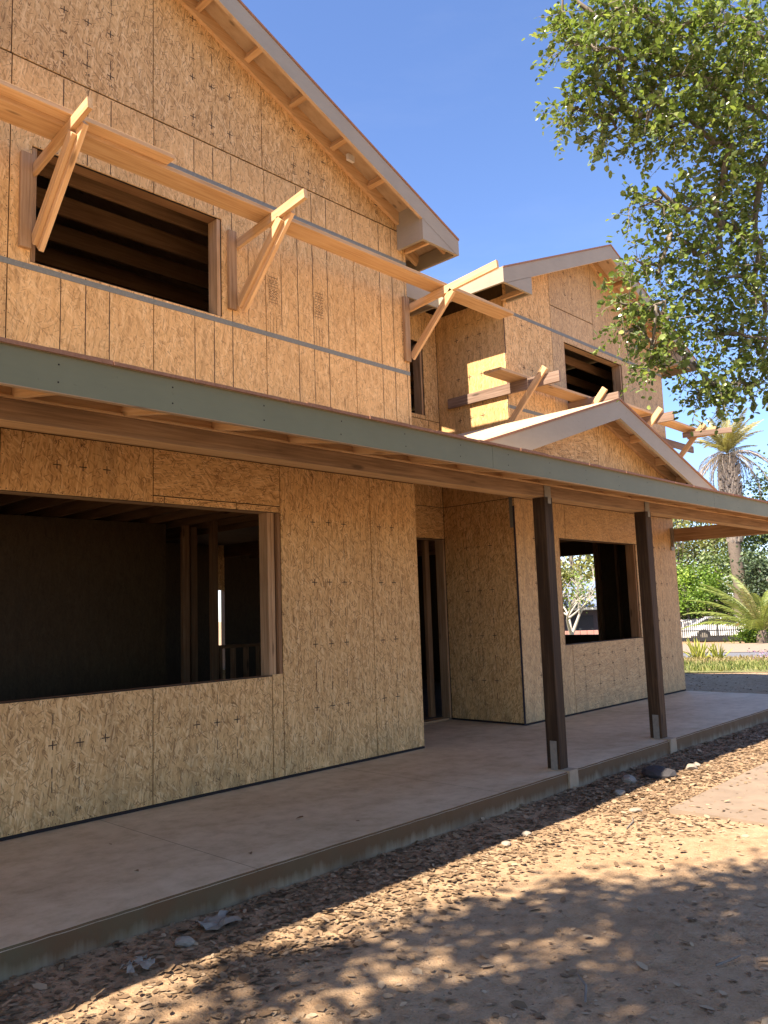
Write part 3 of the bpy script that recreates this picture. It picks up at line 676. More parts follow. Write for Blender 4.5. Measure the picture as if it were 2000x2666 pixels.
for i, x in enumerate(rx):
    if x > 13.4: break
    board('porch_rafter', (x+.019, 3.637, PZ(3.637)-.0945), (x+.019, D-.05, PZ(D-.05)-.0945), .038, .183, 'fir', H)
    if i+1 < len(rx): board('blocking', (x+.04, 4.118, 2.70), (x+.598, 4.118, 2.70), .038, .158, 'fir', H)
board('ledger', (-1.9, D-.03, PZ(D)-.12), (13.4, D-.03, PZ(D)-.12), .038, .2, 'fir', H)
stub = flat_mat('post_footing', (0.38, 0.28, 0.18), 0.85, 0, 0.25, 14)
for i, x in enumerate((6.47, 8.525, 12.4)):
    if i == 2: x = 13.28
    p = board('porch_post', (x+.068, 4.143, .012), (x+.068, 4.143, 2.488), .136, .136, 'treated', H, up=(0, 1, 0), ch=.006)
    b = MB(); b.box(x-.004, x, 4.10, 4.168, .005, .26)
    for zz in (.06, .12, .18, .23): b.box(x-.009, x-.0042, 4.12+.02*((zz*100) % 2), 4.132+.02*((zz*100) % 2), zz, zz+.012)
    b.build('post_base_strap', 'galv', p)
    b = MB(); b.box(x+.02, x+.125, 4.081, 4.0865, 2.491, 2.60); b.box(x+.05, x+.10, 4.068, 4.0735, 2.43, 2.4905); b.build('post_cap', 'galv', p)
    prism('post_footing', [(x-.02, -.3), (x+.155, -.3), (x+.14, .012), (x+.0, .012)], 'Y', 3.982, 4.21, stub, p)
board('side_beam', (13.36, 4.245, 2.60), (13.36, D-.002, 2.60), .10, .22, 'fir_old', H)
b = MB(); b.box(13.27, 13.305, D-.05, D-.002, 2.40, 2.72); b.box(13.24, 13.34, D-.02, D-.0015, 2.34, 2.41); b.build('beam_hanger', 'galv', H)
# --- porch gable
GX0, GZ0, GS, YG = 7.69, 3.60, .32, 3.87
def sheet(name, pts, mat, th=.02):
    n = len(pts); vs = pts+[(x, y, z-th) for x, y, z in pts]
    o = mesh_obj(name, vs, [tuple(range(n)), tuple(range(2*n-1, n-1, -1))]+[(i, n+i, n+(i+1) % n, (i+1) % n) for i in range(n)], mat, H)
    bm = bmesh.new(); bm.from_mesh(o.data); bmesh.ops.recalc_face_normals(bm, faces=bm.faces); bm.to_mesh(o.data); bm.free(); return o
qv = lambda y: (GZ0-PZ(y)-.024)/GS
for sg in (-1, 1):
    gp = lambda q, y: (GX0+sg*q, y, GZ0-GS*q)
    sheet('gable_sheathing', [gp(0, YG+.002), gp(qv(YG), YG+.002), gp(qv(D), D-.004), gp(0, D-.004)], 'ply')
    qi = (GX0-XA-.006) if sg < 0 else (XB-.01-GX0)
    sheet('gable_sheathing', [gp(0, D-.003), gp(min(qi, qv(D)), D-.003), gp(min(qi, qv(YC)), YC-.004), gp(0, YC-.004)], 'ply')
    q1 = qv(YG); zc_ = PZ(YG)+.024
    prism('sheathing_edge', [(GX0, GZ0+.004), (GX0+sg*q1, GZ0-GS*q1+.004), (GX0+sg*q1, GZ0-GS*q1-.017), (GX0, GZ0-.017)], 'Y', YG-.012, YG+.0015, 'plyedge', H)
    qt = (GZ0-.021-zc_)/GS; qb = (GZ0-.215-zc_)/GS
    prism('gable_fascia', [(GX0, GZ0-.021), (GX0+sg*qt, zc_), (GX0+sg*qb, zc_), (GX0, GZ0-.215)], 'Y', YG, YG+.036, 'taupe', H)
    for q in (.72, 1.32, 1.86):
        x = GX0+sg*q; zc = GZ0-.02-GS*q-.05
        board('lookout', (x, YG+.037, zc), (x, 4.168, zc), .04, .085, 'fir', H)
    z4 = PZ(4.15)+.03; qt = (GZ0-.022-z4)/GS; qb = (GZ0-.14-z4)/GS
    prism('barge_rafter', [(GX0, GZ0-.022), (GX0+sg*qt, z4), (GX0+sg*qb, z4), (GX0, GZ0-.14)], 'Y', 4.128, 4.168, 'fir_old', H)
zb = PZ(4.17)+.02
wl = lambda x: GZ0-.024-GS*abs(x-GX0)
panel([(5.66, zb), (7.72, zb), (7.72, wl(7.72)), (GX0, wl(GX0)), (5.66, wl(5.66))], d=4.17, mat='osb_h')
panel([(7.72, zb), (8.94, zb), (8.94, wl(8.94)), (7.72, wl(7.72))], d=4.17)
panel([(8.94, zb), (9.75, zb), (9.75, wl(9.75)), (8.94, wl(8.94))], d=4.17)
# --- site scaffolding
GB = 'scaffold brackets nailed to the walls'
def bracket(x, label, tip=4.93, two=True, mat='fir', zn=(4.29, 5.05)):
    e = empty('scaffold_bracket', (x, D, zn[0]), label, 'scaffold bracket', GB)
    board('nailer', (x, D-.020, zn[0]), (x, D-.020, zn[1]), .088, .038, 'fir_old', e, up=(0, 1, 0))
    xa = x+.044+.020
    board('arm', (xa, D-.002, 4.935), (xa, tip, 5.055), .038, .089, mat, e)
    board('brace', (xa, D-.03, 4.345), (xa, 5.27, 4.958), .038, .085, mat, e)
    if two: board('brace', (xa+.0385, D-.05, 4.30), (xa+.0385, 5.17, 5.0), .038, .085, mat, e)
    return e
bracket(2.385, 'left scaffold bracket with doubled brace at left jamb of large upper window', 5.01)
bracket(4.285, 'middle scaffold bracket with doubled brace just right of large upper window', 4.93)
bracket(6.70, 'scaffold bracket with long arm at right corner of front gable wall', 4.66, False)
pl = board('scaffold_plank', (-1.0, 5.495, 5.062), (8.10, 5.495, 5.062), .235, .038, 'fir', None)
tag(pl, 'long fir plank lying on the three upper brackets, running past the house corner', 'plank', 'scaffold planks')
pl = board('scaffold_plank', (-1.0, 5.385, 5.101), (3.28, 5.385, 5.101), .235, .038, 'fir', None)
tag(pl, 'shorter plank stacked on top of the long upper plank at left window', 'plank', 'scaffold planks')
GB2 = 'scaffold brackets on the right-hand gable'
def bracket2(x, label, y1, mat, braced=True, side=-1):
    e = empty('scaffold_bracket', (x, 5.5, 3.8), label, 'scaffold bracket', GB2)
    board('arm', (x, y1, 4.322), (x, 5.13, 4.322), .038, .14, mat, e)
    if braced: board('brace', (x+side*.041, D-.0, 3.79), (x+side*.041, 5.31, 4.47), .038, .088, 'fir', e)
    return e
bracket2(8.668, 'scaffold bracket with dark board on the side wall and pale diagonal brace', 6.92, 'oldboard')
bracket2(10.20, 'scaffold arm showing just above the ridge of porch gable', D-.003, 'oldboard')
bracket2(11.95, 'scaffold arm below the second upper window, behind porch gable rake', D-.003, 'oldboard')
bracket2(13.60, 'scaffold bracket past the right corner of house, against the palm', D-.3, 'fir')
e = board('scaffold_ledger', (12.9, D-.021, 4.22), (14.46, D-.021, 4.22), .038, .12, 'oldboard', None); tag(e, 'dark weathered board nailed across and past the right corner of house', 'board')
e = board('scaffold_cross_arm', (13.42, 5.64, 4.30), (13.66, 4.9, 4.30), .038, .09, 'oldboard', None); tag(e, 'grey scaffold arm tied to the last bracket beyond right corner', 'board')
pl = board('scaffold_plank', (8.08, 5.735, 4.413), (10.9, 5.735, 4.413), .27, .038, 'fir', None); tag(pl, 'plank on the right-hand gable scaffold below its upper window', 'plank', 'scaffold planks')
pl = board('scaffold_plank', (10.7, 5.62, 4.453), (13.85, 5.60, 4.413), .24, .038, 'fir', None); tag(pl, 'far plank of the right-hand scaffold running past the corner', 'plank', 'scaffold planks')

# ------------------------------------------------------------------ live oak: trunk off to the right, crown over the yard
M['oak_leaf'] = leaf_mat('oak_leaf', (0.065, 0.10, 0.028), (0.20, 0.265, 0.07), (0.42, 0.48, 0.16), 0.27, 0.38, 0.8)
M['bark'] = flat_mat('oak_bark', (0.20, 0.165, 0.13), 0.9, 0, 0.4, 30)
OAK = [(3.78,2.05,4.68,0.12),(3.85,1.91,4.7,0.18),(3.76,1.87,4.42,0.16),(3.71,1.98,4.49,0.09),(3.94,1.73,4.65,0.25),(3.91,1.79,4.4,0.19),(3.84,1.93,4.27,0.12),(3.86,2.11,4.22,0.11),(3.94,1.96,4.16,0.13),(3.93,1.98,4.02,0.08),(3.99,1.86,4.24,0.13),(4.18,1.66,4.66,0.28),(4.17,1.68,4.36,0.26),(4.04,1.74,4.12,0.16),(4.03,1.77,4.0,0.08),(4.18,1.68,4.07,0.16),(4.46,1.48,4.71,0.36),(4.44,1.53,4.36,0.32),(4.44,1.55,4.03,0.25),(4.81,1.37,4.78,0.38),(4.8,1.4,4.32,0.36),(4.79,1.43,3.92,0.32),(4.56,1.56,3.83,0.15),(4.1,1.86,3.65,0.10),(4.14,1.75,3.62,0.12),(4.29,1.66,3.62,0.15),(4.53,1.58,3.57,0.22),(4.78,1.47,3.53,0.31),(4.24,1.78,3.47,0.14),(4.39,1.69,3.4,0.17),(4.53,1.58,3.27,0.22),(4.77,1.49,3.2,0.27),(4.08,1.9,3.35,0.09),(4.22,1.84,3.29,0.13),(4.37,1.73,3.19,0.16),(4.04,1.98,3.11,0.09),(4.18,1.92,3.09,0.12),(4.23,1.81,3.02,0.13),(4.04,1.98,2.95,0.07),(4.2,1.89,2.91,0.12),(4.18,1.92,2.8,0.09),(4.24,1.78,2.83,0.10),(4.49,1.69,3.02,0.14),(4.63,1.59,2.97,0.18),(4.76,1.52,2.87,0.21),(4.37,1.74,2.74,0.10),(4.49,1.69,2.67,0.13),(4.63,1.59,2.68,0.16),(4.76,1.53,2.70,0.13),(4.37,1.73,2.62,0.07),(4.5,1.66,2.60,0.06),
 (5.1,1.1,4.6,.4),(5.2,1.1,4.0,.4),(5.2,1.2,3.4,.35),(5.2,1.2,2.9,.3),(5.6,.7,4.4,.5),(5.6,.8,3.5,.45)]
oak = empty('oak_tree', (6.9, -0.9, -.15), 'evergreen oak with small glossy leaves hanging into the upper right of the view', 'tree')
hub = np.array([5.9, .35, 3.9])
cl = np.array(OAK); P = []; AX = []; TW = MB()
order = np.argsort(np.linalg.norm(cl[:, :3]-hub, axis=1)); par = {}
for oi_, i in enumerate(order):
    prevs = order[:oi_]; c = cl[i, :3]
    src = hub if oi_ == 0 else None
    if src is None:
        cand = [(np.linalg.norm(cl[j, :3]-c)+.35*np.linalg.norm(cl[j, :3]-hub), j) for j in prevs]; src = cl[min(cand)[1], :3]
        if np.linalg.norm(c-hub) < 1.0: src = hub
    mid = (src+c)/2+rng.normal(0, .05, 3)+[0, 0, .05]; L = np.linalg.norm(c-src)
    r0 = .006+.012*min(1, cl[i, 3]/.3)
    v, f = tube_vf([src, src*.6+mid*.4+rng.normal(0, .015, 3), mid, mid*.4+c*.6+rng.normal(0, .015, 3), c], [r0*1.5, r0*1.2, r0, r0*.8, r0*.5], 5, False); TW.add(v, f)
    outd = (c-src)/max(L, 1e-6); rr = cl[i, 3]
    vis = cl[i, 0] < 5.0
    ns = int((19 if cl[i, 2] < 3.7 else 24)*(.4 if not vis else 1)*(rr/.12)**1.8)+5
    for _ in range(ns):
        q = rng.normal(size=3); q /= np.linalg.norm(q); b = c+q*rr*rng.uniform(0, .85)**.6
        dr = q*.8+outd*.5+rng.normal(0, .45, 3)+[0, 0, -.25]; dr /= np.linalg.norm(dr); ln = rng.uniform(.06, .17)
        m = int(rng.integers(7, 13)); t = np.linspace(.12, 1, m)
        pts = b+np.outer(t, dr)*ln+rng.normal(0, .007, (m, 3)); pts[:, 2] -= .03*t*t
        P.append(pts); AX.append(np.repeat(dr[None]*.8, m, 0))
        if rng.random() < .5:
            v, f = tube_vf([b-dr*.05, b+dr*ln*.5, b+dr*ln+[0, 0, -.03]], [.0022, .0018, .001], 3, False); TW.add(v, f)
P = np.concatenate(P); AX = np.concatenate(AX)
tint = np.clip(rng.beta(2.0, 2.6, len(P))+.12*(rng.random(len(P)) < .08), 0, 1)
leaves('foliage', P, .030*np.clip(rng.lognormal(0, .25, len(P)), .5, 1.6), 'oak_leaf', oak, .35, .60, tint=tint, fold=.18, axis=AX)
TW.build('branch', 'bark', oak, True)
tk = MB()
v, f = tube_vf([(6.9, -.9, -.4), (6.85, -.85, .3), (6.7, -.7, 1.4), (6.4, -.35, 2.6), (5.9, .35, 3.9)], [.42, .33, .27, .2, .09], 12); tk.add(v, f)
v, f = tube_vf([(6.7, -.7, 1.4), (6.0, -1.0, 3.0), (4.6, -1.1, 4.8), (2.5, -.7, 6.0), (0.6, .1, 6.5), (-1.2, .8, 6.6)], [.22, .2, .16, .12, .08, .04], 10); tk.add(v, f)
v, f = tube_vf([(6.7, -.7, 1.6), (7.3, -.7, 3.2), (7.6, -.4, 5.0), (7.2, 0, 6.6)], [.2, .17, .12, .05], 10); tk.add(v, f)
tk.build('trunk', 'bark', oak, True)
# unseen overhead crown casting the yard's shade, spread wider to block sky light
def yb(x): return np.interp(x, [.5, 1.6, 2.2, 2.7, 3.3, 3.9, 4.4, 4.8, 5.5, 6.5, 8.5], [3.9, 3.9, 3.62, 3.25, 3.05, 2.75, 2.78, 2.42, 1.97, 1.45, .5])
P = []; TW = MB()
for gx in np.arange(-3.5, 9.0, .33):
    for gy in np.arange(-4.6, 4.0, .33):
        x = gx+rng.uniform(-.16, .16); y = gy+rng.uniform(-.16, .16)
        e = yb(x)-.10-y
        if e < 0: continue
        if e < .45 and rng.random() < .30: continue
        if x < 2.4 and y > 2.0 and rng.random() < .27: continue
        if rng.random() < .05: continue
        z = rng.uniform(5.6, 7.2); c = np.array([x-(z+.15)/1.3, y+.03*(z+.15)/1.3, z])
        n = int(rng.integers(210, 320)) if y > .4 else 90; sg = rng.uniform(.11, .18)
        P.append(c+rng.normal(0, 1, (n, 3))*[sg, sg, sg*.8])
        q = np.array([np.clip(c[0]+.8, -1.2, 4.0), np.clip(c[1]*.3-.2, -1, .8), 6.2])
        v, f = tube_vf([q, (q+c)/2+rng.normal(0, .08, 3), c], [.018, .012, .004], 4, False); TW.add(v, f)
P = np.concatenate(P); leaves('foliage', P, .080, 'oak_leaf', oak, .8, .62, fold=.2)
TW.build('branch', 'bark', oak, True)

# ------------------------------------------------------------------ fallen leaves and debris
M['litter'] = leaf_mat('dry_leaf', (0.11, 0.066, 0.036), (0.25, 0.165, 0.095), (0.43, 0.315, 0.20), 0.8, 0.0, 0.2)
def scatter(n, x0, x1, y0, y1, dens):
    x = rng.uniform(x0, x1, n); y = rng.uniform(y0, y1, n); k_ = rng.random(n) < dens(x, y); return x[k_], y[k_]
def dens(x, y):
    d = np.clip(vnoise(x, y, 1.6, 8)*.5+.55, .1, 1)
    strip = np.clip((y-2.95)/.45, 0, 1)
    near = np.clip((2.6-x)/1.2, 0, 1)*np.clip((y-2.2)/.8, 0, 1)
    right = np.clip((x-4.6)/1.5, 0, 1)*np.clip((y-2.3)/.6, 0, 1)*.75
    return np.clip(np.maximum.reduce([strip, near*.9, right])*(.25+.75*d)+.11*d*d, 0, 1)
gx, gy = scatter(95000, .9, 12.5, .9, 3.985, dens)
gx2, gy2 = scatter(9000, 12.5, 19, 2.5, 8, lambda x, y: np.full_like(x, .35)); kp = ~((gx2 < 13.5) & (gy2 > 3.9)); gx2 = gx2[kp]; gy2 = gy2[kp]
gx = np.r_[gx, gx2]; gy = np.r_[gy, gy2]
pv_ = (gx > 6.2) & (gx < 9.3) & (gy < 2.95); keep = ~pv_ | (rng.random(len(gx)) < .12); gx, gy = gx[keep], gy[keep]; pv_ = pv_[keep]
gzv = np.where(pv_, -.116, gz(gx, gy)+near_bump(gx, gy)+rng.uniform(.0005, .008, len(gx)))
t = np.clip(rng.beta(1.8, 2.4, len(gx))+.38*(gy < 2.9)*rng.random(len(gx)), 0, 1)
tag(leaves('leaf_litter', np.c_[gx, gy, gzv], .044*np.clip(rng.lognormal(-.25, .38, len(gx)), .3, 1.5), 'litter', None, flat=True, aspect=.56, tint=t, fold=.10), 'dry tan oak leaves littering the dirt along the slab', 'leaves', kind='stuff')
for i, (x, y, s_, lab) in enumerate(((3.93, 4.72, .075, 'curled dark leaf on the slab below the wall sheets'), (2.55, 4.55, .045, 'small pale leaf lying alone near the slab middle'), (4.15, 4.28, .05, 'small dry leaf near the slab edge'), (3.2, 4.30, .05, 'forked dry leaf close to the slab edge'), (2.75, 5.2, .04, 'brown leaf on slab near the wall base'))):
    o = leaves('fallen_leaf', np.array([[x, y, .006]]), s_, 'litter', None, flat=True, aspect=.5, tint=np.array([.12 if i in (0,) else .5]), fold=.3); tag(o, lab, 'leaf', 'fallen leaves on the slab')
M['stone_w'] = flat_mat('pale_stone', (0.29, 0.245, 0.19), 0.9, 0, 0.3, 30); M['stone_d'] = flat_mat('dark_stone', (0.05, 0.045, 0.045), 0.8, 0, 0.4, 30)
def stone(x, y, s_, mat, label, sq=.6):
    bm = bmesh.new(); bmesh.ops.create_icosphere(bm, subdivisions=2, radius=1)
    rr = random.Random(int(x*977+y*31)); ax = [Vector((rr.gauss(0, 1), rr.gauss(0, 1), rr.gauss(0, 1))).normalized() for _ in range(9)]; dd = [rr.uniform(.55, .9) for _ in ax]
    for v in bm.verts:
        for a, d_ in zip(ax, dd):
            e_ = v.co.dot(a)-d_
            if e_ > 0: v.co -= a*e_
        v.co = Vector((v.co.x*s_*1.25, v.co.y*s_, v.co.z*s_*sq))
    me = bpy.data.meshes.new('stone'); bm.to_mesh(me); bm.free(); me.materials.append(M[mat])
    o = link(bpy.data.objects.new('stone', me), None, Matrix.Translation((x, y, zat(x, y)+s_*sq*.45)) @ Matrix.Rotation(rr.uniform(0, 6), 4, 'Z')); tag(o, label, 'stone', 'stones along the slab')
stone(7.42, 3.60, .15, 'stone_d', 'dark stone lump at the shadow edge beyond the first post', .45)
stone(7.80, 3.46, .065, 'stone_w', 'white stone beside the dark lump, in the sun'); stone(8.02, 3.50, .05, 'stone_w', 'small white stone right of the larger white one')
stone(7.05, 3.72, .075, 'stone_w', 'grey stone among shaded leaves left of the dark lump'); stone(6.55, 3.55, .05, 'stone_w', 'small grey stone in shaded leaves below first post')
stone(5.05, 3.50, .04, 'stone_w', 'small pale stone on the shadow line before the first post'); stone(4.75, 3.46, .035, 'stone_w', 'tiny pale stone left along the shadow line'); stone(6.1, 3.18, .045, 'stone_w', 'grey stone in the sun near the paving slab')
stone(2.35, 3.72, .05, 'stone_w', 'pale rock chip in shaded leaves against the slab, lower left')
M['plastic'] = flat_mat('plastic_scrap', (0.24, 0.21, 0.17), 0.45, 0, 0.3, 25)
def scrap(x, y, s_, label):
    b = MB(); rr = random.Random(int(x*100)); n = 5
    g = [[(x+(i/n-.5)*s_*1.5+rr.uniform(-.01, .01), y+(j/n-.5)*s_+rr.uniform(-.01, .01), zat(x, y)+.012+rr.uniform(0, .035)) for j in range(n+1)] for i in range(n+1)]
    b.add([p for r_ in g for p in r_], [(i*(n+1)+j, (i+1)*(n+1)+j, (i+1)*(n+1)+j+1, i*(n+1)+j+1) for i in range(n) for j in range(n) if rr.random() < .85])
    o = b.build('plastic_scrap', 'plastic', None); md = o.modifiers.new('s', 'SOLIDIFY'); md.thickness = .002; tag(o, label, 'scrap', 'torn scraps by the slab')
scrap(2.62, 3.80, .14, 'crumpled translucent scrap on leaves beside the slab'); scrap(2.05, 3.62, .09, 'torn pale scrap on leaves, nearest the camera')
for (x, y, a, L, lab) in ((3.1, 1.9, .5, .25, 'dry twig on shaded dirt, lower right'), (3.75, 1.62, -.4, .18, 'short stick near lower right edge'), (5.6, 3.0, .2, .35, 'long thin twig in sunlit leaves')):
    v, f = tube_vf([(x, y, zat(x, y)+.012), (x+math.cos(a)*L*.5, y+math.sin(a)*L*.5, zat(x, y)+.02), (x+math.cos(a+.15)*L, y+math.sin(a+.15)*L, zat(x, y)+.012)], [.005, .006, .003], 6)
    tag(mesh_obj('twig', v, f, 'bark'), lab, 'twig', 'twigs on the ground')

# ------------------------------------------------------------------ beyond the house
EF = np.array([.918, .396]); ET = np.array([-.396, .918])
def strip(name, d0, d1, w0, w1, off, mat):
    nd, nw = 12, 24; vs = []; fs = []
    for i in range(nd+1):
        for j in range(nw+1):
            dd = d0+(d1-d0)*i/nd; ww = w0+(w1-w0)*j/nw; p = EF*dd+ET*ww; vs.append((p[0], p[1], float(gz(p[0], p[1]))+off))
    for i in range(nd):
        for j in range(nw): a = i*(nw+1)+j; fs.append((a, a+nw+1, a+nw+2, a+1))
    o = mesh_obj(name, vs, fs, mat); tag(o, kind='structure'); return o
M['road'] = flat_mat('asphalt', (0.16, 0.16, 0.17), 0.85, 0, 0.2, 8); M['drive'] = flat_mat('driveway_concrete', (0.30, 0.225, 0.16), 0.85, 0, 0.15, 3); M['turf'] = flat_mat('turf_soil', (0.20, 0.19, 0.07), 0.95, 0, 0.35, 3)
strip('road', 28.6, 33.0, -40, 40, .03, 'road'); strip('driveway', 33.0, 47, -40, 40, .045, 'drive'); strip('lawn_soil', 20.2, 28.4, -22, 22, .012, 'turf')
M['grass'] = leaf_mat('grass', (0.10, 0.13, 0.03), (0.20, 0.235, 0.06), (0.36, 0.33, 0.13), 0.6, 0.25, 0.3)
M['weed'] = leaf_mat('weed', (0.16, 0.12, 0.05), (0.30, 0.24, 0.10), (0.42, 0.34, 0.18), 0.7, 0.2, 0.2)
M['lilac'] = leaf_mat('lilac_flower', (0.25, 0.13, 0.22), (0.36, 0.22, 0.33), (0.48, 0.34, 0.44), 0.7, 0.2, 0.2)
M['iris'] = leaf_mat('iris_leaf', (0.20, 0.22, 0.04), (0.36, 0.36, 0.07), (0.50, 0.46, 0.12), 0.5, 0.3, 0.4)
def field(n, d0, d1, w0, w1):
    dd = rng.uniform(d0, d1, n); ww = rng.uniform(w0, w1, n); p = dd[:, None]*EF+ww[:, None]*ET; return np.c_[p, gz(p[:, 0], p[:, 1])+.03]
gp_ = field(26000, 20.2, 23.6, -12, 12); gp_ = gp_[vnoise(gp_[:, 0], gp_[:, 1], 1.3, 21)*.6+.55 > rng.random(len(gp_))]
tag(leaves('grass', gp_, .13, 'grass', None, -.6, .16, axis=np.array([0, 0, 1.6])), 'short green grass strip beyond the dirt, right of the house', 'grass', kind='stuff')
tag(leaves('weeds', field(9000, 23.2, 28.0, -12, 12), .11, 'weed', None, -.6, .22, axis=np.array([0, 0, 1.4])), 'dry brown weeds between the grass and the road', 'weeds', kind='stuff')
fp = field(650, 25.5, 28, -9, -1.6); fp[:, 2] += rng.uniform(.08, .28, len(fp))
tag(leaves('wildflowers', fp, .06, 'lilac', None, .5, .8), 'lilac wildflowers growing among the weeds by the road', 'flowers', kind='stuff')
def iris(x, y, r_, n, h, label):
    a = rng.uniform(0, 6.28, n); q = rng.uniform(0, r_, n); P = np.c_[x+q*np.cos(a), y+q*np.sin(a), np.full(n, float(gz(x, y)))]
    ax = np.c_[np.cos(a)*.35, np.sin(a)*.35, np.full(n, 1.5)]; e = empty('iris_clump', (x, y, float(gz(x, y))), label, 'plant', 'iris clumps by the road')
    leaves('leaf_blades', P, h, 'iris', e, -.7, .075, axis=ax*2, fold=.1)
iris(24.75, 10.45, .20, 46, .66, 'taller clump of yellow-green strap leaves by the road'); iris(25.0, 9.98, .16, 30, .50, 'lower clump of yellow-green strap leaves by the road')

def tree(name, label, x, y, h, rx, rz, mat, n, ls, group=None, zc=None, base=None, trunk=.25, seed=0, clump=.16, low=False):
    z0 = float(gz(x, y)) if base is None else base
    e = empty(name, (x, y, z0), label, 'shrub' if low else 'tree', group); r_ = np.random.default_rng(seed+5)
    zc = z0+h-rz if zc is None else zc
    nc = max(14, n//130); u = r_.normal(size=(nc, 3)); u /= np.linalg.norm(u, axis=1)[:, None]; C = np.array([x, y, zc])+u*(r_.uniform(.25, 1, nc)**.45)[:, None]*[rx, rx, rz]
    P = []; T = []
    for c in C:
        m = int(n/nc*r_.uniform(.5, 1.5)); s_ = rx*clump*r_.uniform(.7, 1.5); q = c+r_.normal(0, 1, (m, 3))*[s_, s_, s_*.7]; P.append(q)
        T.append(np.clip(r_.normal(.45, .2)+.22*(q[:, 2]-c[2])/s_+r_.normal(0, .12, m), 0, 1))
    P = np.concatenate(P); T = np.concatenate(T); kp = P[:, 2] > z0+.05; leaves('crown', P[kp], ls, mat, e, .5, .6, tint=T[kp])
    b = MB(); v, f = tube_vf([(x, y, z0-.3), (x+.1, y, z0+(zc-z0)*.4), (x, y+.1, zc), (x, y, zc+rz*.6)], [trunk, trunk*.8, trunk*.55, trunk*.15], 8); b.add(v, f)
    for c in C[:10]:
        v, f = tube_vf([(x, y, zc-rz*.4), tuple((np.array([x, y, zc-rz*.3])+c)/2), tuple(c)], [trunk*.4, trunk*.25, .03], 5, False); b.add(v, f)
    b.build('trunk', 'bark', e, True); return e
M['lf_bright'] = leaf_mat('leaf_bright', (0.07, 0.13, 0.015), (0.17, 0.28, 0.035), (0.32, 0.42, 0.07), 0.5, 0.35)
M['lf_mid'] = leaf_mat('leaf_mid', (0.06, 0.09, 0.03), (0.14, 0.19, 0.06), (0.27, 0.33, 0.12), 0.5, 0.3)
M['lf_dark'] = leaf_mat('leaf_dark', (0.025, 0.04, 0.018), (0.06, 0.09, 0.04), (0.13, 0.18, 0.09), 0.5, 0.2)
M['lf_olive'] = leaf_mat('leaf_olive', (0.09, 0.10, 0.03), (0.20, 0.21, 0.06), (0.36, 0.35, 0.12), 0.5, 0.3)
GT = 'trees beyond the house'
tree('leafy_shrub', 'bright green rounded shrub rising behind the left leaf of the gate', 52.6, 22.7, 4.9, 2.2, 1.7, 'lf_bright', 5200, .19, GT, seed=1, low=True, trunk=.1)
tree('broadleaf_tree', 'mid green tree standing behind the gate', 59, 22.8, 7.0, 3.9, 3.6, 'lf_mid', 9000, .22, GT, seed=2)
tree('broadleaf_tree', 'olive green tall tree left behind the gate, near house corner', 62.5, 27.2, 11.5, 4.0, 4.6, 'lf_olive', 9000, .24, GT, seed=3)
tree('cedar_tree', 'sparse dark cedar far behind the gate', 78, 30.6, 12.5, 5.5, 3.2, 'lf_dark', 4200, .26, GT, seed=4, clump=.11)
tree('broadleaf_tree', 'large dense dark green tree right of the tall palm', 55.5, 17.0, 12.0, 3.5, 6.4, 'lf_mid', 13000, .21, GT, seed=6)
tree('broadleaf_tree', 'dark green tree at the right edge above the small palm', 50.5, 15.6, 5.6, 2.6, 3.0, 'lf_dark', 7000, .19, GT, seed=8)
tree('leafy_shrub', 'low bright green ivy mound below the small palm', 45.8, 15.7, 1.0, 1.5, .55, 'lf_bright', 2600, .16, GT, seed=9, low=True, trunk=.06, zc=-.55)
tree('leafy_shrub', 'dark shrub in the trees behind the left leaf of the gate', 57.5, 24.6, 4.4, 2.6, 2.0, 'lf_dark', 4200, .18, GT, seed=10, low=True, trunk=.1)
tree('broadleaf_tree', 'olive tree behind the neighbouring house, seen through side window', 50, 29.5, 10.5, 5.0, 4.5, 'lf_olive', 9000, .26, GT, seed=11)
tree('broadleaf_tree', 'green tree overlapping the neighbouring roof, seen through side window', 33.6, 20.9, 4.4, 1.6, 1.3, 'lf_olive', 1500, .17, GT, seed=12, trunk=.12)
tree('broadleaf_tree', 'second green tree far right of the small palm', 58, 11, 10, 4.5, 4.6, 'lf_mid', 7000, .26, GT, seed=13)

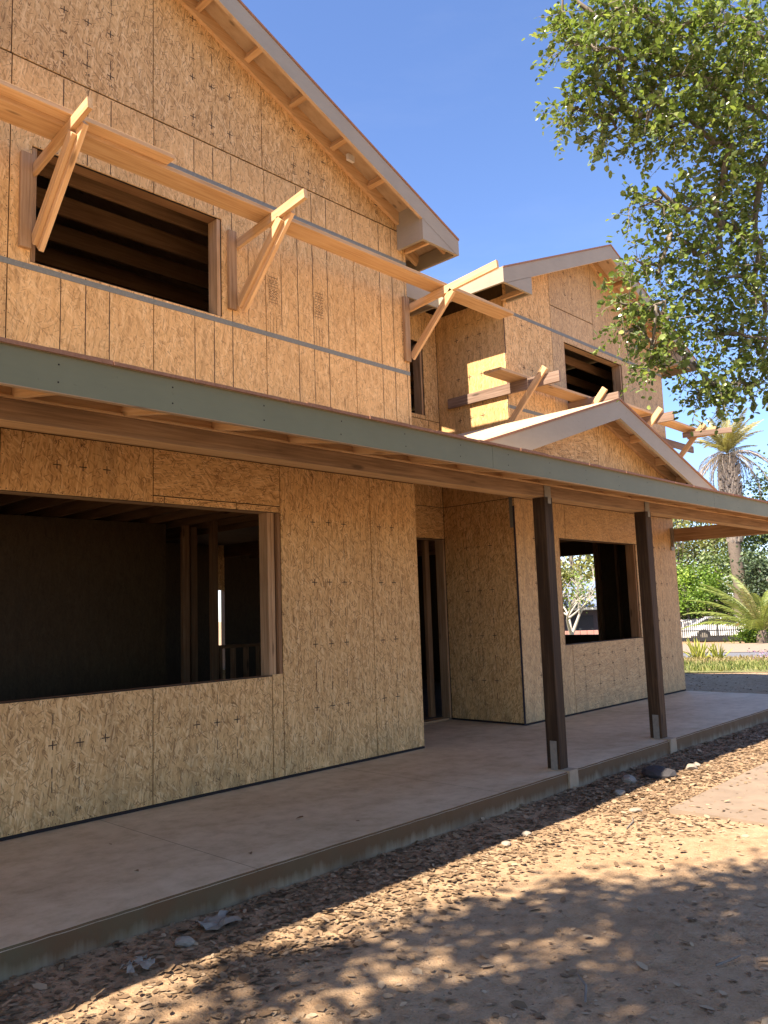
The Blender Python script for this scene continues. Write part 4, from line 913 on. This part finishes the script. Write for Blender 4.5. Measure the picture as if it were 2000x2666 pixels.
# palms
M['frond_g'] = leaf_mat('frond_green', (0.10, 0.14, 0.03), (0.20, 0.25, 0.05), (0.36, 0.36, 0.10), 0.45, 0.25)
M['frond_y'] = leaf_mat('frond_olive', (0.16, 0.14, 0.05), (0.30, 0.27, 0.09), (0.46, 0.40, 0.17), 0.5, 0.25)
M['frond_d'] = leaf_mat('frond_dead', (0.17, 0.13, 0.10), (0.30, 0.25, 0.20), (0.44, 0.38, 0.32), 0.8, 0.1)
M['palm_bark'] = flat_mat('palm_bark', (0.15, 0.115, 0.085), 0.95, 0, 0.45, 12)
def frond_mesh(L, droop, lw, mat, nl=46, ll=.42, sweep=.9):
    """rachis along +X arching over, leaflets on both sides"""
    t = np.linspace(0, 1, 12); X = L*t*(1-.12*t); Z = L*(.34*t-droop*t*t)
    b = MB(); v, f = tube_vf([(X[i], 0, Z[i]) for i in range(12)], [.028*(1-.85*q)+.003 for q in t], 4, False); b.add(v, f)
    for s_ in (-1, 1):
        for q in np.linspace(.10, 1, nl):
            x = np.interp(q, t, X); z = np.interp(q, t, Z); d_ = np.array([sweep*random.uniform(.8, 1.2), s_*random.uniform(.75, 1.05), -.30-random.uniform(0, .35)]); d_ /= np.linalg.norm(d_)
            ln = ll*L/3*math.sin(math.pi*(.12+.82*q))*random.uniform(.85, 1.1)+.05; p0 = np.array([x, 0, z]); p1 = p0+d_*ln*.55+[0, 0, .02]; p2 = p0+d_*ln+[0, 0, -.06*ln]
            w_ = np.array([lw, 0, .004]); b.add([p0-w_*.4, p0+w_*.4, p1+w_, p1-w_, p2], [(0, 1, 2, 3), (3, 2, 4)])
    me = bpy.data.meshes.new('frond'); me.from_pydata([tuple(map(float, p)) for p in b.v], [], b.f); me.update()
    at = me.attributes.new('tint', 'FLOAT', 'POINT'); at.data.foreach_set('value', rng.uniform(.1, .95, len(b.v)).astype(np.float32)); me.materials.append(M[mat]); return me
def add_frond(me, e, loc, az, el, sc=1.0, roll=0.0):
    o = bpy.data.objects.new('frond', me)
    link(o, e, Matrix.Translation(loc) @ Matrix.Rotation(az, 4, 'Z') @ Matrix.Rotation(-el, 4, 'Y') @ Matrix.Rotation(roll, 4, 'X') @ Matrix.Scale(sc, 4)); return o
px, py = 51.7, 18.95; pz = float(gz(px, py)); hubz = 10.75
palm = empty('palm_tree', (px, py, pz), 'tall shaggy palm with dead hanging fronds behind the porch roof', 'tree')
tz = np.linspace(pz-.3, hubz-.3, 30); rad = np.interp(tz, [pz, pz+1, 5.5, 7.0, 8.2, hubz-.9, hubz-.3], [.55, .40, .38, .42, .58, .56, .25]); b = MB()
v, f = tube_vf([(px+.05*math.sin(q), py+.05*math.cos(q*1.3), q) for q in tz], rad, 14); b.add(v, f); b.build('trunk', 'palm_bark', palm, True)
bp = MB()   # persistent leaf bases
for i in range(900):
    z = random.uniform(5.0, hubz-.4); a = random.uniform(0, 6.28); r_ = float(np.interp(z, tz, rad)); c, s_ = math.cos(a), math.sin(a); w_ = random.uniform(.06, .12); L = random.uniform(.16, .32)
    p = lambda rr, zz, ww: (px+c*rr-s_*ww, py+s_*rr+c*ww, zz)
    bp.add([p(r_-.02, z, -w_), p(r_-.02, z, w_), p(r_+.16, z+L, w_*.5), p(r_+.16, z+L, -w_*.5), p(r_+.06, z-.02, 0)], [(0, 1, 2, 3), (4, 3, 2), (0, 3, 4), (1, 4, 2), (0, 4, 1)])
o = bp.build('leaf_bases', flat_mat('palm_boots', (0.36, 0.30, 0.24), 0.95, 0, 0.5, 9), palm); o['kind'] = 'stuff'
fy = [frond_mesh(3.4, .30, .03, 'frond_y'), frond_mesh(3.1, .45, .03, 'frond_y')]; fd = [frond_mesh(3.5, .70, .028, 'frond_d', 34), frond_mesh(3.1, .85, .028, 'frond_d', 34)]
for i in range(34): add_frond(fy[i % 2], palm, (px, py, hubz), i*2.399+random.uniform(-.2, .2), random.uniform(.05, 1.1) if i > 8 else random.uniform(.7, 1.3), random.uniform(.8, 1.05), random.uniform(-.3, .3))
for i in range(26): add_frond(fd[i % 2], palm, (px, py, hubz-.1), i*2.399+random.uniform(-.3, .3), random.uniform(-.75, .1), random.uniform(.75, 1.05), random.uniform(-.4, .4))
qx, qy = 44.6, 15.35; qz = float(gz(qx, qy))
palm2 = empty('palm_tree', (qx, qy, qz), 'young palm with arching green fronds beside the iron gate', 'tree')
v, f = tube_vf([(qx, qy, qz-.2), (qx, qy, qz+.35), (qx, qy, qz+.7)], [.34, .32, .2], 10); mesh_obj('trunk', v, f, 'palm_bark', palm2)
fg = [frond_mesh(4.3, .42, .022, 'frond_g', 60, .36), frond_mesh(3.9, .55, .022, 'frond_g', 56, .36), frond_mesh(3.6, .3, .02, 'frond_y', 50, .36)]
for i in range(26): add_frond(fg[i % 3], palm2, (qx, qy, qz+.6), i*2.399, .25+.95*((i*7) % 26)/26, random.uniform(.8, 1.05), random.uniform(-.3, .3))
for az, el in ((1.75, .35), (1.95, .15), (1.6, .75), (2.1, .55)): add_frond(fg[0], palm2, (qx, qy, qz+.6), az, el, 1.05)

# iron gate
M['iron'] = flat_mat('dark_iron', (0.018, 0.018, 0.02), 0.7, 0.0); M['whitewall'] = flat_mat('white_stucco', (0.62, 0.60, 0.57), 0.9, 0, 0.12, 3)
ga = Vector((48.05, 21.7, 0)); gb = Vector((49.72, 17.5, 0)); gv = (gb-ga); gl = gv.length; gd = gv.normalized(); gzz = -.94
gate = empty('iron_gate', (ga.x, ga.y, gzz), 'dark iron double gate with upright bars and an arched top, beyond the road', 'gate')
hgt = lambda t: 1.12+.34*math.sin(math.pi*min(1, max(0, t)))
NB = 38
for i in range(NB+1):
    t = i/NB; p = ga+gv*t; board('picket', (p.x, p.y, gzz+.1), (p.x, p.y, gzz+hgt(t)), .052, .052, 'iron', gate, up=(gd.x, gd.y, 0), ch=.002)
for t in (0.0, .545, 1.0):
    p = ga+gv*t-gd.cross(Vector((0, 0, 1)))*.03; board('gate_post', (p.x, p.y, gzz-.1), (p.x, p.y, gzz+hgt(t)+.05), .07, .09, 'iron', gate, up=(gd.x, gd.y, 0))
for zz, hh in ((.68, .06), (.17, .22)): board('rail', (ga.x, ga.y, gzz+zz), (gb.x, gb.y, gzz+zz), .035, hh, 'iron', gate)
for i in range(16):
    a, c = ga+gv*(i/16), ga+gv*((i+1)/16); board('top_rail', (a.x, a.y, gzz+hgt(i/16)), (c.x, c.y, gzz+hgt((i+1)/16)), .035, .04, 'iron', gate)
# sign boards fixed to the gate
nrm = Vector((-gd.y, gd.x, 0)); nrm = nrm if nrm.dot(Vector((-1, -.4, 0))) > 0 else -nrm
def disc(name, c, r_, mat, off, half=False):
    q = Vector((c.x, c.y, c.z))+nrm*off; pts = []
    n = 20
    for i in range(n+1):
        a = math.pi*i/n if half else 2*math.pi*i/n; pts.append(q+gd*math.cos(a)*r_+Vector((0, 0, 1))*math.sin(a)*r_)
    vs = [tuple(p) for p in pts]+[tuple(p-nrm*.004) for p in pts]; m = len(pts); return vs, [tuple(range(m)), tuple(range(2*m-1, m-1, -1))]+[(i, i+1, m+i+1, m+i) for i in range(m-1)]
sg_c = ga+gv*.79+Vector((0, 0, gzz+.96))
sgn = empty('round_sign', tuple(sg_c), 'round white sign with a red upper half, fixed on gate bars', 'sign')
v, f = disc('plate', sg_c, .15, 'white', .03); mesh_obj('plate', v, f, 'white', sgn); v, f = disc('red_band', sg_c, .125, 'red', .037, True); mesh_obj('red_band', v, f, flat_mat('sign_red', (0.5, 0.06, 0.07), 0.5), sgn)
c2 = ga+gv*.64+Vector((0, 0, gzz+.93))+nrm*.035
tag(board('notice_board', tuple(c2-gd*.16), tuple(c2+gd*.16), .006, .16, flat_mat('sign_pink', (0.62, 0.48, 0.44), 0.6), None), 'small pale rectangular notice on gate bars left of round sign', 'sign')
# white car parked behind the gate
carp = ga+gv*.66-nrm*1.9; M['carpaint'] = flat_mat('white_car_paint', (0.78, 0.78, 0.78), 0.25, 0, 0.03); M['glass'] = flat_mat('car_glass', (0.03, 0.035, 0.04), 0.08); M['rubber'] = flat_mat('tyre', (0.02, 0.02, 0.02), 0.85)
car = empty('parked_car', (carp.x, carp.y, gzz), 'white car parked behind the iron gate', 'car')
cmw = Matrix.Identity(4)
for i in range(3): cmw[i][0] = gd[i]; cmw[i][1] = -nrm[i]; cmw[i][2] = (0, 0, 1)[i]; cmw[i][3] = (carp.x, carp.y, gzz)[i]
def carprism(name, poly, y0, y1, mat, par=None, taper=0.0):
    n = len(poly); vs = [(a, y0+taper*max(0, b-.9), b) for a, b in poly]+[(a, y1-taper*max(0, b-.9), b) for a, b in poly]
    fs = [tuple(range(n)), tuple(range(2*n-1, n-1, -1))]+[(i, n+i, n+(i+1) % n, (i+1) % n) for i in range(n)]
    o = mesh_obj(name, vs, fs, mat, par or car, cmw); bm = bmesh.new(); bm.from_mesh(o.data); bmesh.ops.recalc_face_normals(bm, faces=bm.faces); bm.to_mesh(o.data); bm.free(); return o
arch = lambda cx_: [(cx_+.40*math.cos(a), .34+.40*math.sin(a)) for a in np.linspace(math.pi, 0, 9)]
body = [(-2.2, .34)]+arch(-1.32)+arch(1.32)+[(2.2, .34), (2.25, .6), (2.15, .85), (1.2, .98), (.65, 1.42), (-1.2, 1.46), (-2.0, 1.02), (-2.25, .9)]
carprism('body', body, -.88, .88, 'carpaint', taper=.35)
carprism('side_window', [(-1.75, 1.03), (-1.1, 1.38), (-.32, 1.40), (-.32, 1.01)], -.90, -.80, 'glass', taper=.35); carprism('side_window', [(-.25, 1.01), (-.25, 1.40), (.58, 1.37), (1.0, 1.0)], -.90, -.80, 'glass', taper=.35)
for cx_ in (-1.32, 1.32):
    for y0, y1 in ((-.87, -.66), (.66, .87)):
        w_ = carprism('wheel', [(cx_+.33*math.cos(a), .33+.33*math.sin(a)) for a in np.linspace(0, 6.283, 21)[:-1]], y0, y1, 'rubber')
        if y0 < 0: carprism('rim', [(cx_+.2*math.cos(a), .33+.2*math.sin(a)) for a in np.linspace(0, 6.283, 17)[:-1]], y0-.012, y0-.001, 'galv', w_)
gw = ga+gv*.12-nrm*3.2
tag(board('garden_wall', tuple(gw-gd*2.5+Vector((0, 0, gzz+.62))), tuple(gw+gd*2.6+Vector((0, 0, gzz+.62))), .2, 1.35, 'whitewall', None), 'low white wall behind the left leaf of the gate', 'wall')
# wire
wp = [Vector((54.2, 26.0, 2.35)).lerp(Vector((57.5, 18.0, 4.2)), i/12)-Vector((0, 0, .35*math.sin(math.pi*i/12))) for i in range(13)]
v, f = tube_vf(wp, [.022]*13, 5); tag(mesh_obj('utility_wire', v, f, flat_mat('wire', (0.6, 0.6, 0.6), 0.6)), 'pale overhead wire crossing in front of the far trees', 'wire')

# neighbouring house, brick edging and bare tree seen through the side window
nh = empty('neighbour_house', (36.5, 22.0, -.6), 'low dark house with a blue-grey roof, seen through the side window', 'house')
def loc2(a, b): p = np.array([35.3, 20.6])+np.array([-.45, .893])*a+np.array([.893, .45])*b; return p
def nbox(name, a0, a1, b0, b1, z0, z1, mat, par=nh):
    q = [loc2(a0, b0), loc2(a1, b0), loc2(a1, b1), loc2(a0, b1)]; return mesh_obj(name, [(p[0], p[1], z0) for p in q]+[(p[0], p[1], z1) for p in q], BF, mat, par)
M['darkwall'] = flat_mat('dark_siding', (0.035, 0.03, 0.035), 0.8); M['roofblue'] = flat_mat('blue_grey_roof', (0.20, 0.24, 0.33), 0.5, 0, 0.2, 2); M['gutter'] = flat_mat('pale_gutter', (0.5, 0.52, 0.46), 0.6)
nbox('wall', -1.2, 9, 0, 7, -.8, 1.25, 'darkwall')
for s_ in (0, 1):
    b0, b1 = ((-.5, 3.5), (7.5, 3.5))[s_]; q = [loc2(-1.6, b0), loc2(9.5, b0), loc2(9.5, b1), loc2(-1.6, b1)]; zz = (1.42, 1.42, 2.75, 2.75)
    mesh_obj('roof', [(p[0], p[1], z) for p, z in zip(q, zz)]+[(p[0], p[1], z-.12) for p, z in zip(q, zz)], BF[:2][::-1]+BF[2:], 'roofblue', nh)
nbox('gutter', -1.6, 9.5, -.62, -.50, 1.26, 1.40, 'gutter')
for a0 in (-.6, 2.0): nbox('window', a0, a0+1.1, -.03, -.002, .15, 1.0, 'glass')
M['brick'] = flat_mat('brick', (0.40, 0.20, 0.15), 0.9, 0, 0.25, 9)
bw = empty('brick_edging', (26, 15, -.3), 'low red brick edging wall seen through the side window', 'wall')
bme = None; bd = Vector((-.45, .893, 0)); b0 = Vector((26.9, 13.3, 0))
for row in range(5):
    for i in range(17):
        p = b0+bd*(i*.235+(row % 2)*.117)
        if bme is None:
            o = board('brick', (p.x, p.y, -.32), (p.x+bd.x*.222, p.y+bd.y*.222, -.32), .11, .19, 'brick', bw, ch=.006); bme = o.data; m0 = WM[o.name].copy()
            base_off = m0.translation.copy()
        o = bpy.data.objects.new('brick', bme) if (row or i) else o
        if row or i:
            m = m0.copy(); m.translation = (p.x, p.y, -.32+row*.203); link(o, bw, m)
bt = empty('bare_tree', (22.4, 13.45, -.2), 'pale bare-branched young tree with few leaves outside the side window', 'tree')
b = MB(); tips = []
def grow(p, d_, L, r_, lev):
    q = p+d_*L; mid = (p+q)/2+Vector((random.uniform(-.05, .05), random.uniform(-.05, .05), .02))*L
    v, f = tube_vf([p, mid, q], [r_, r_*.85, r_*.68], 6 if lev < 2 else 4, False); b.add(v, f); tips.append(q)
    if lev >= 5: return
    for _ in range(3 if lev < 3 else 2):
        nd = (d_+Vector((random.gauss(0, .42), random.gauss(0, .42), random.gauss(.12, .25)))).normalized(); grow(q, nd, L*random.uniform(.62, .85), r_*.66, lev+1)
grow(Vector((22.4, 13.45, -.3)), Vector((.05, 0, 1)), .85, .085, 0)
b.build('trunk', flat_mat('pale_bark', (0.42, 0.37, 0.31), 0.9, 0, 0.25, 20), bt, True)
tp = np.array([tuple(t) for t in tips]); leaves('foliage', np.repeat(tp[::2], 3, 0)+rng.normal(0, .07, (len(tp[::2])*3, 3)), .09, 'lf_bright', bt, .3, .5)
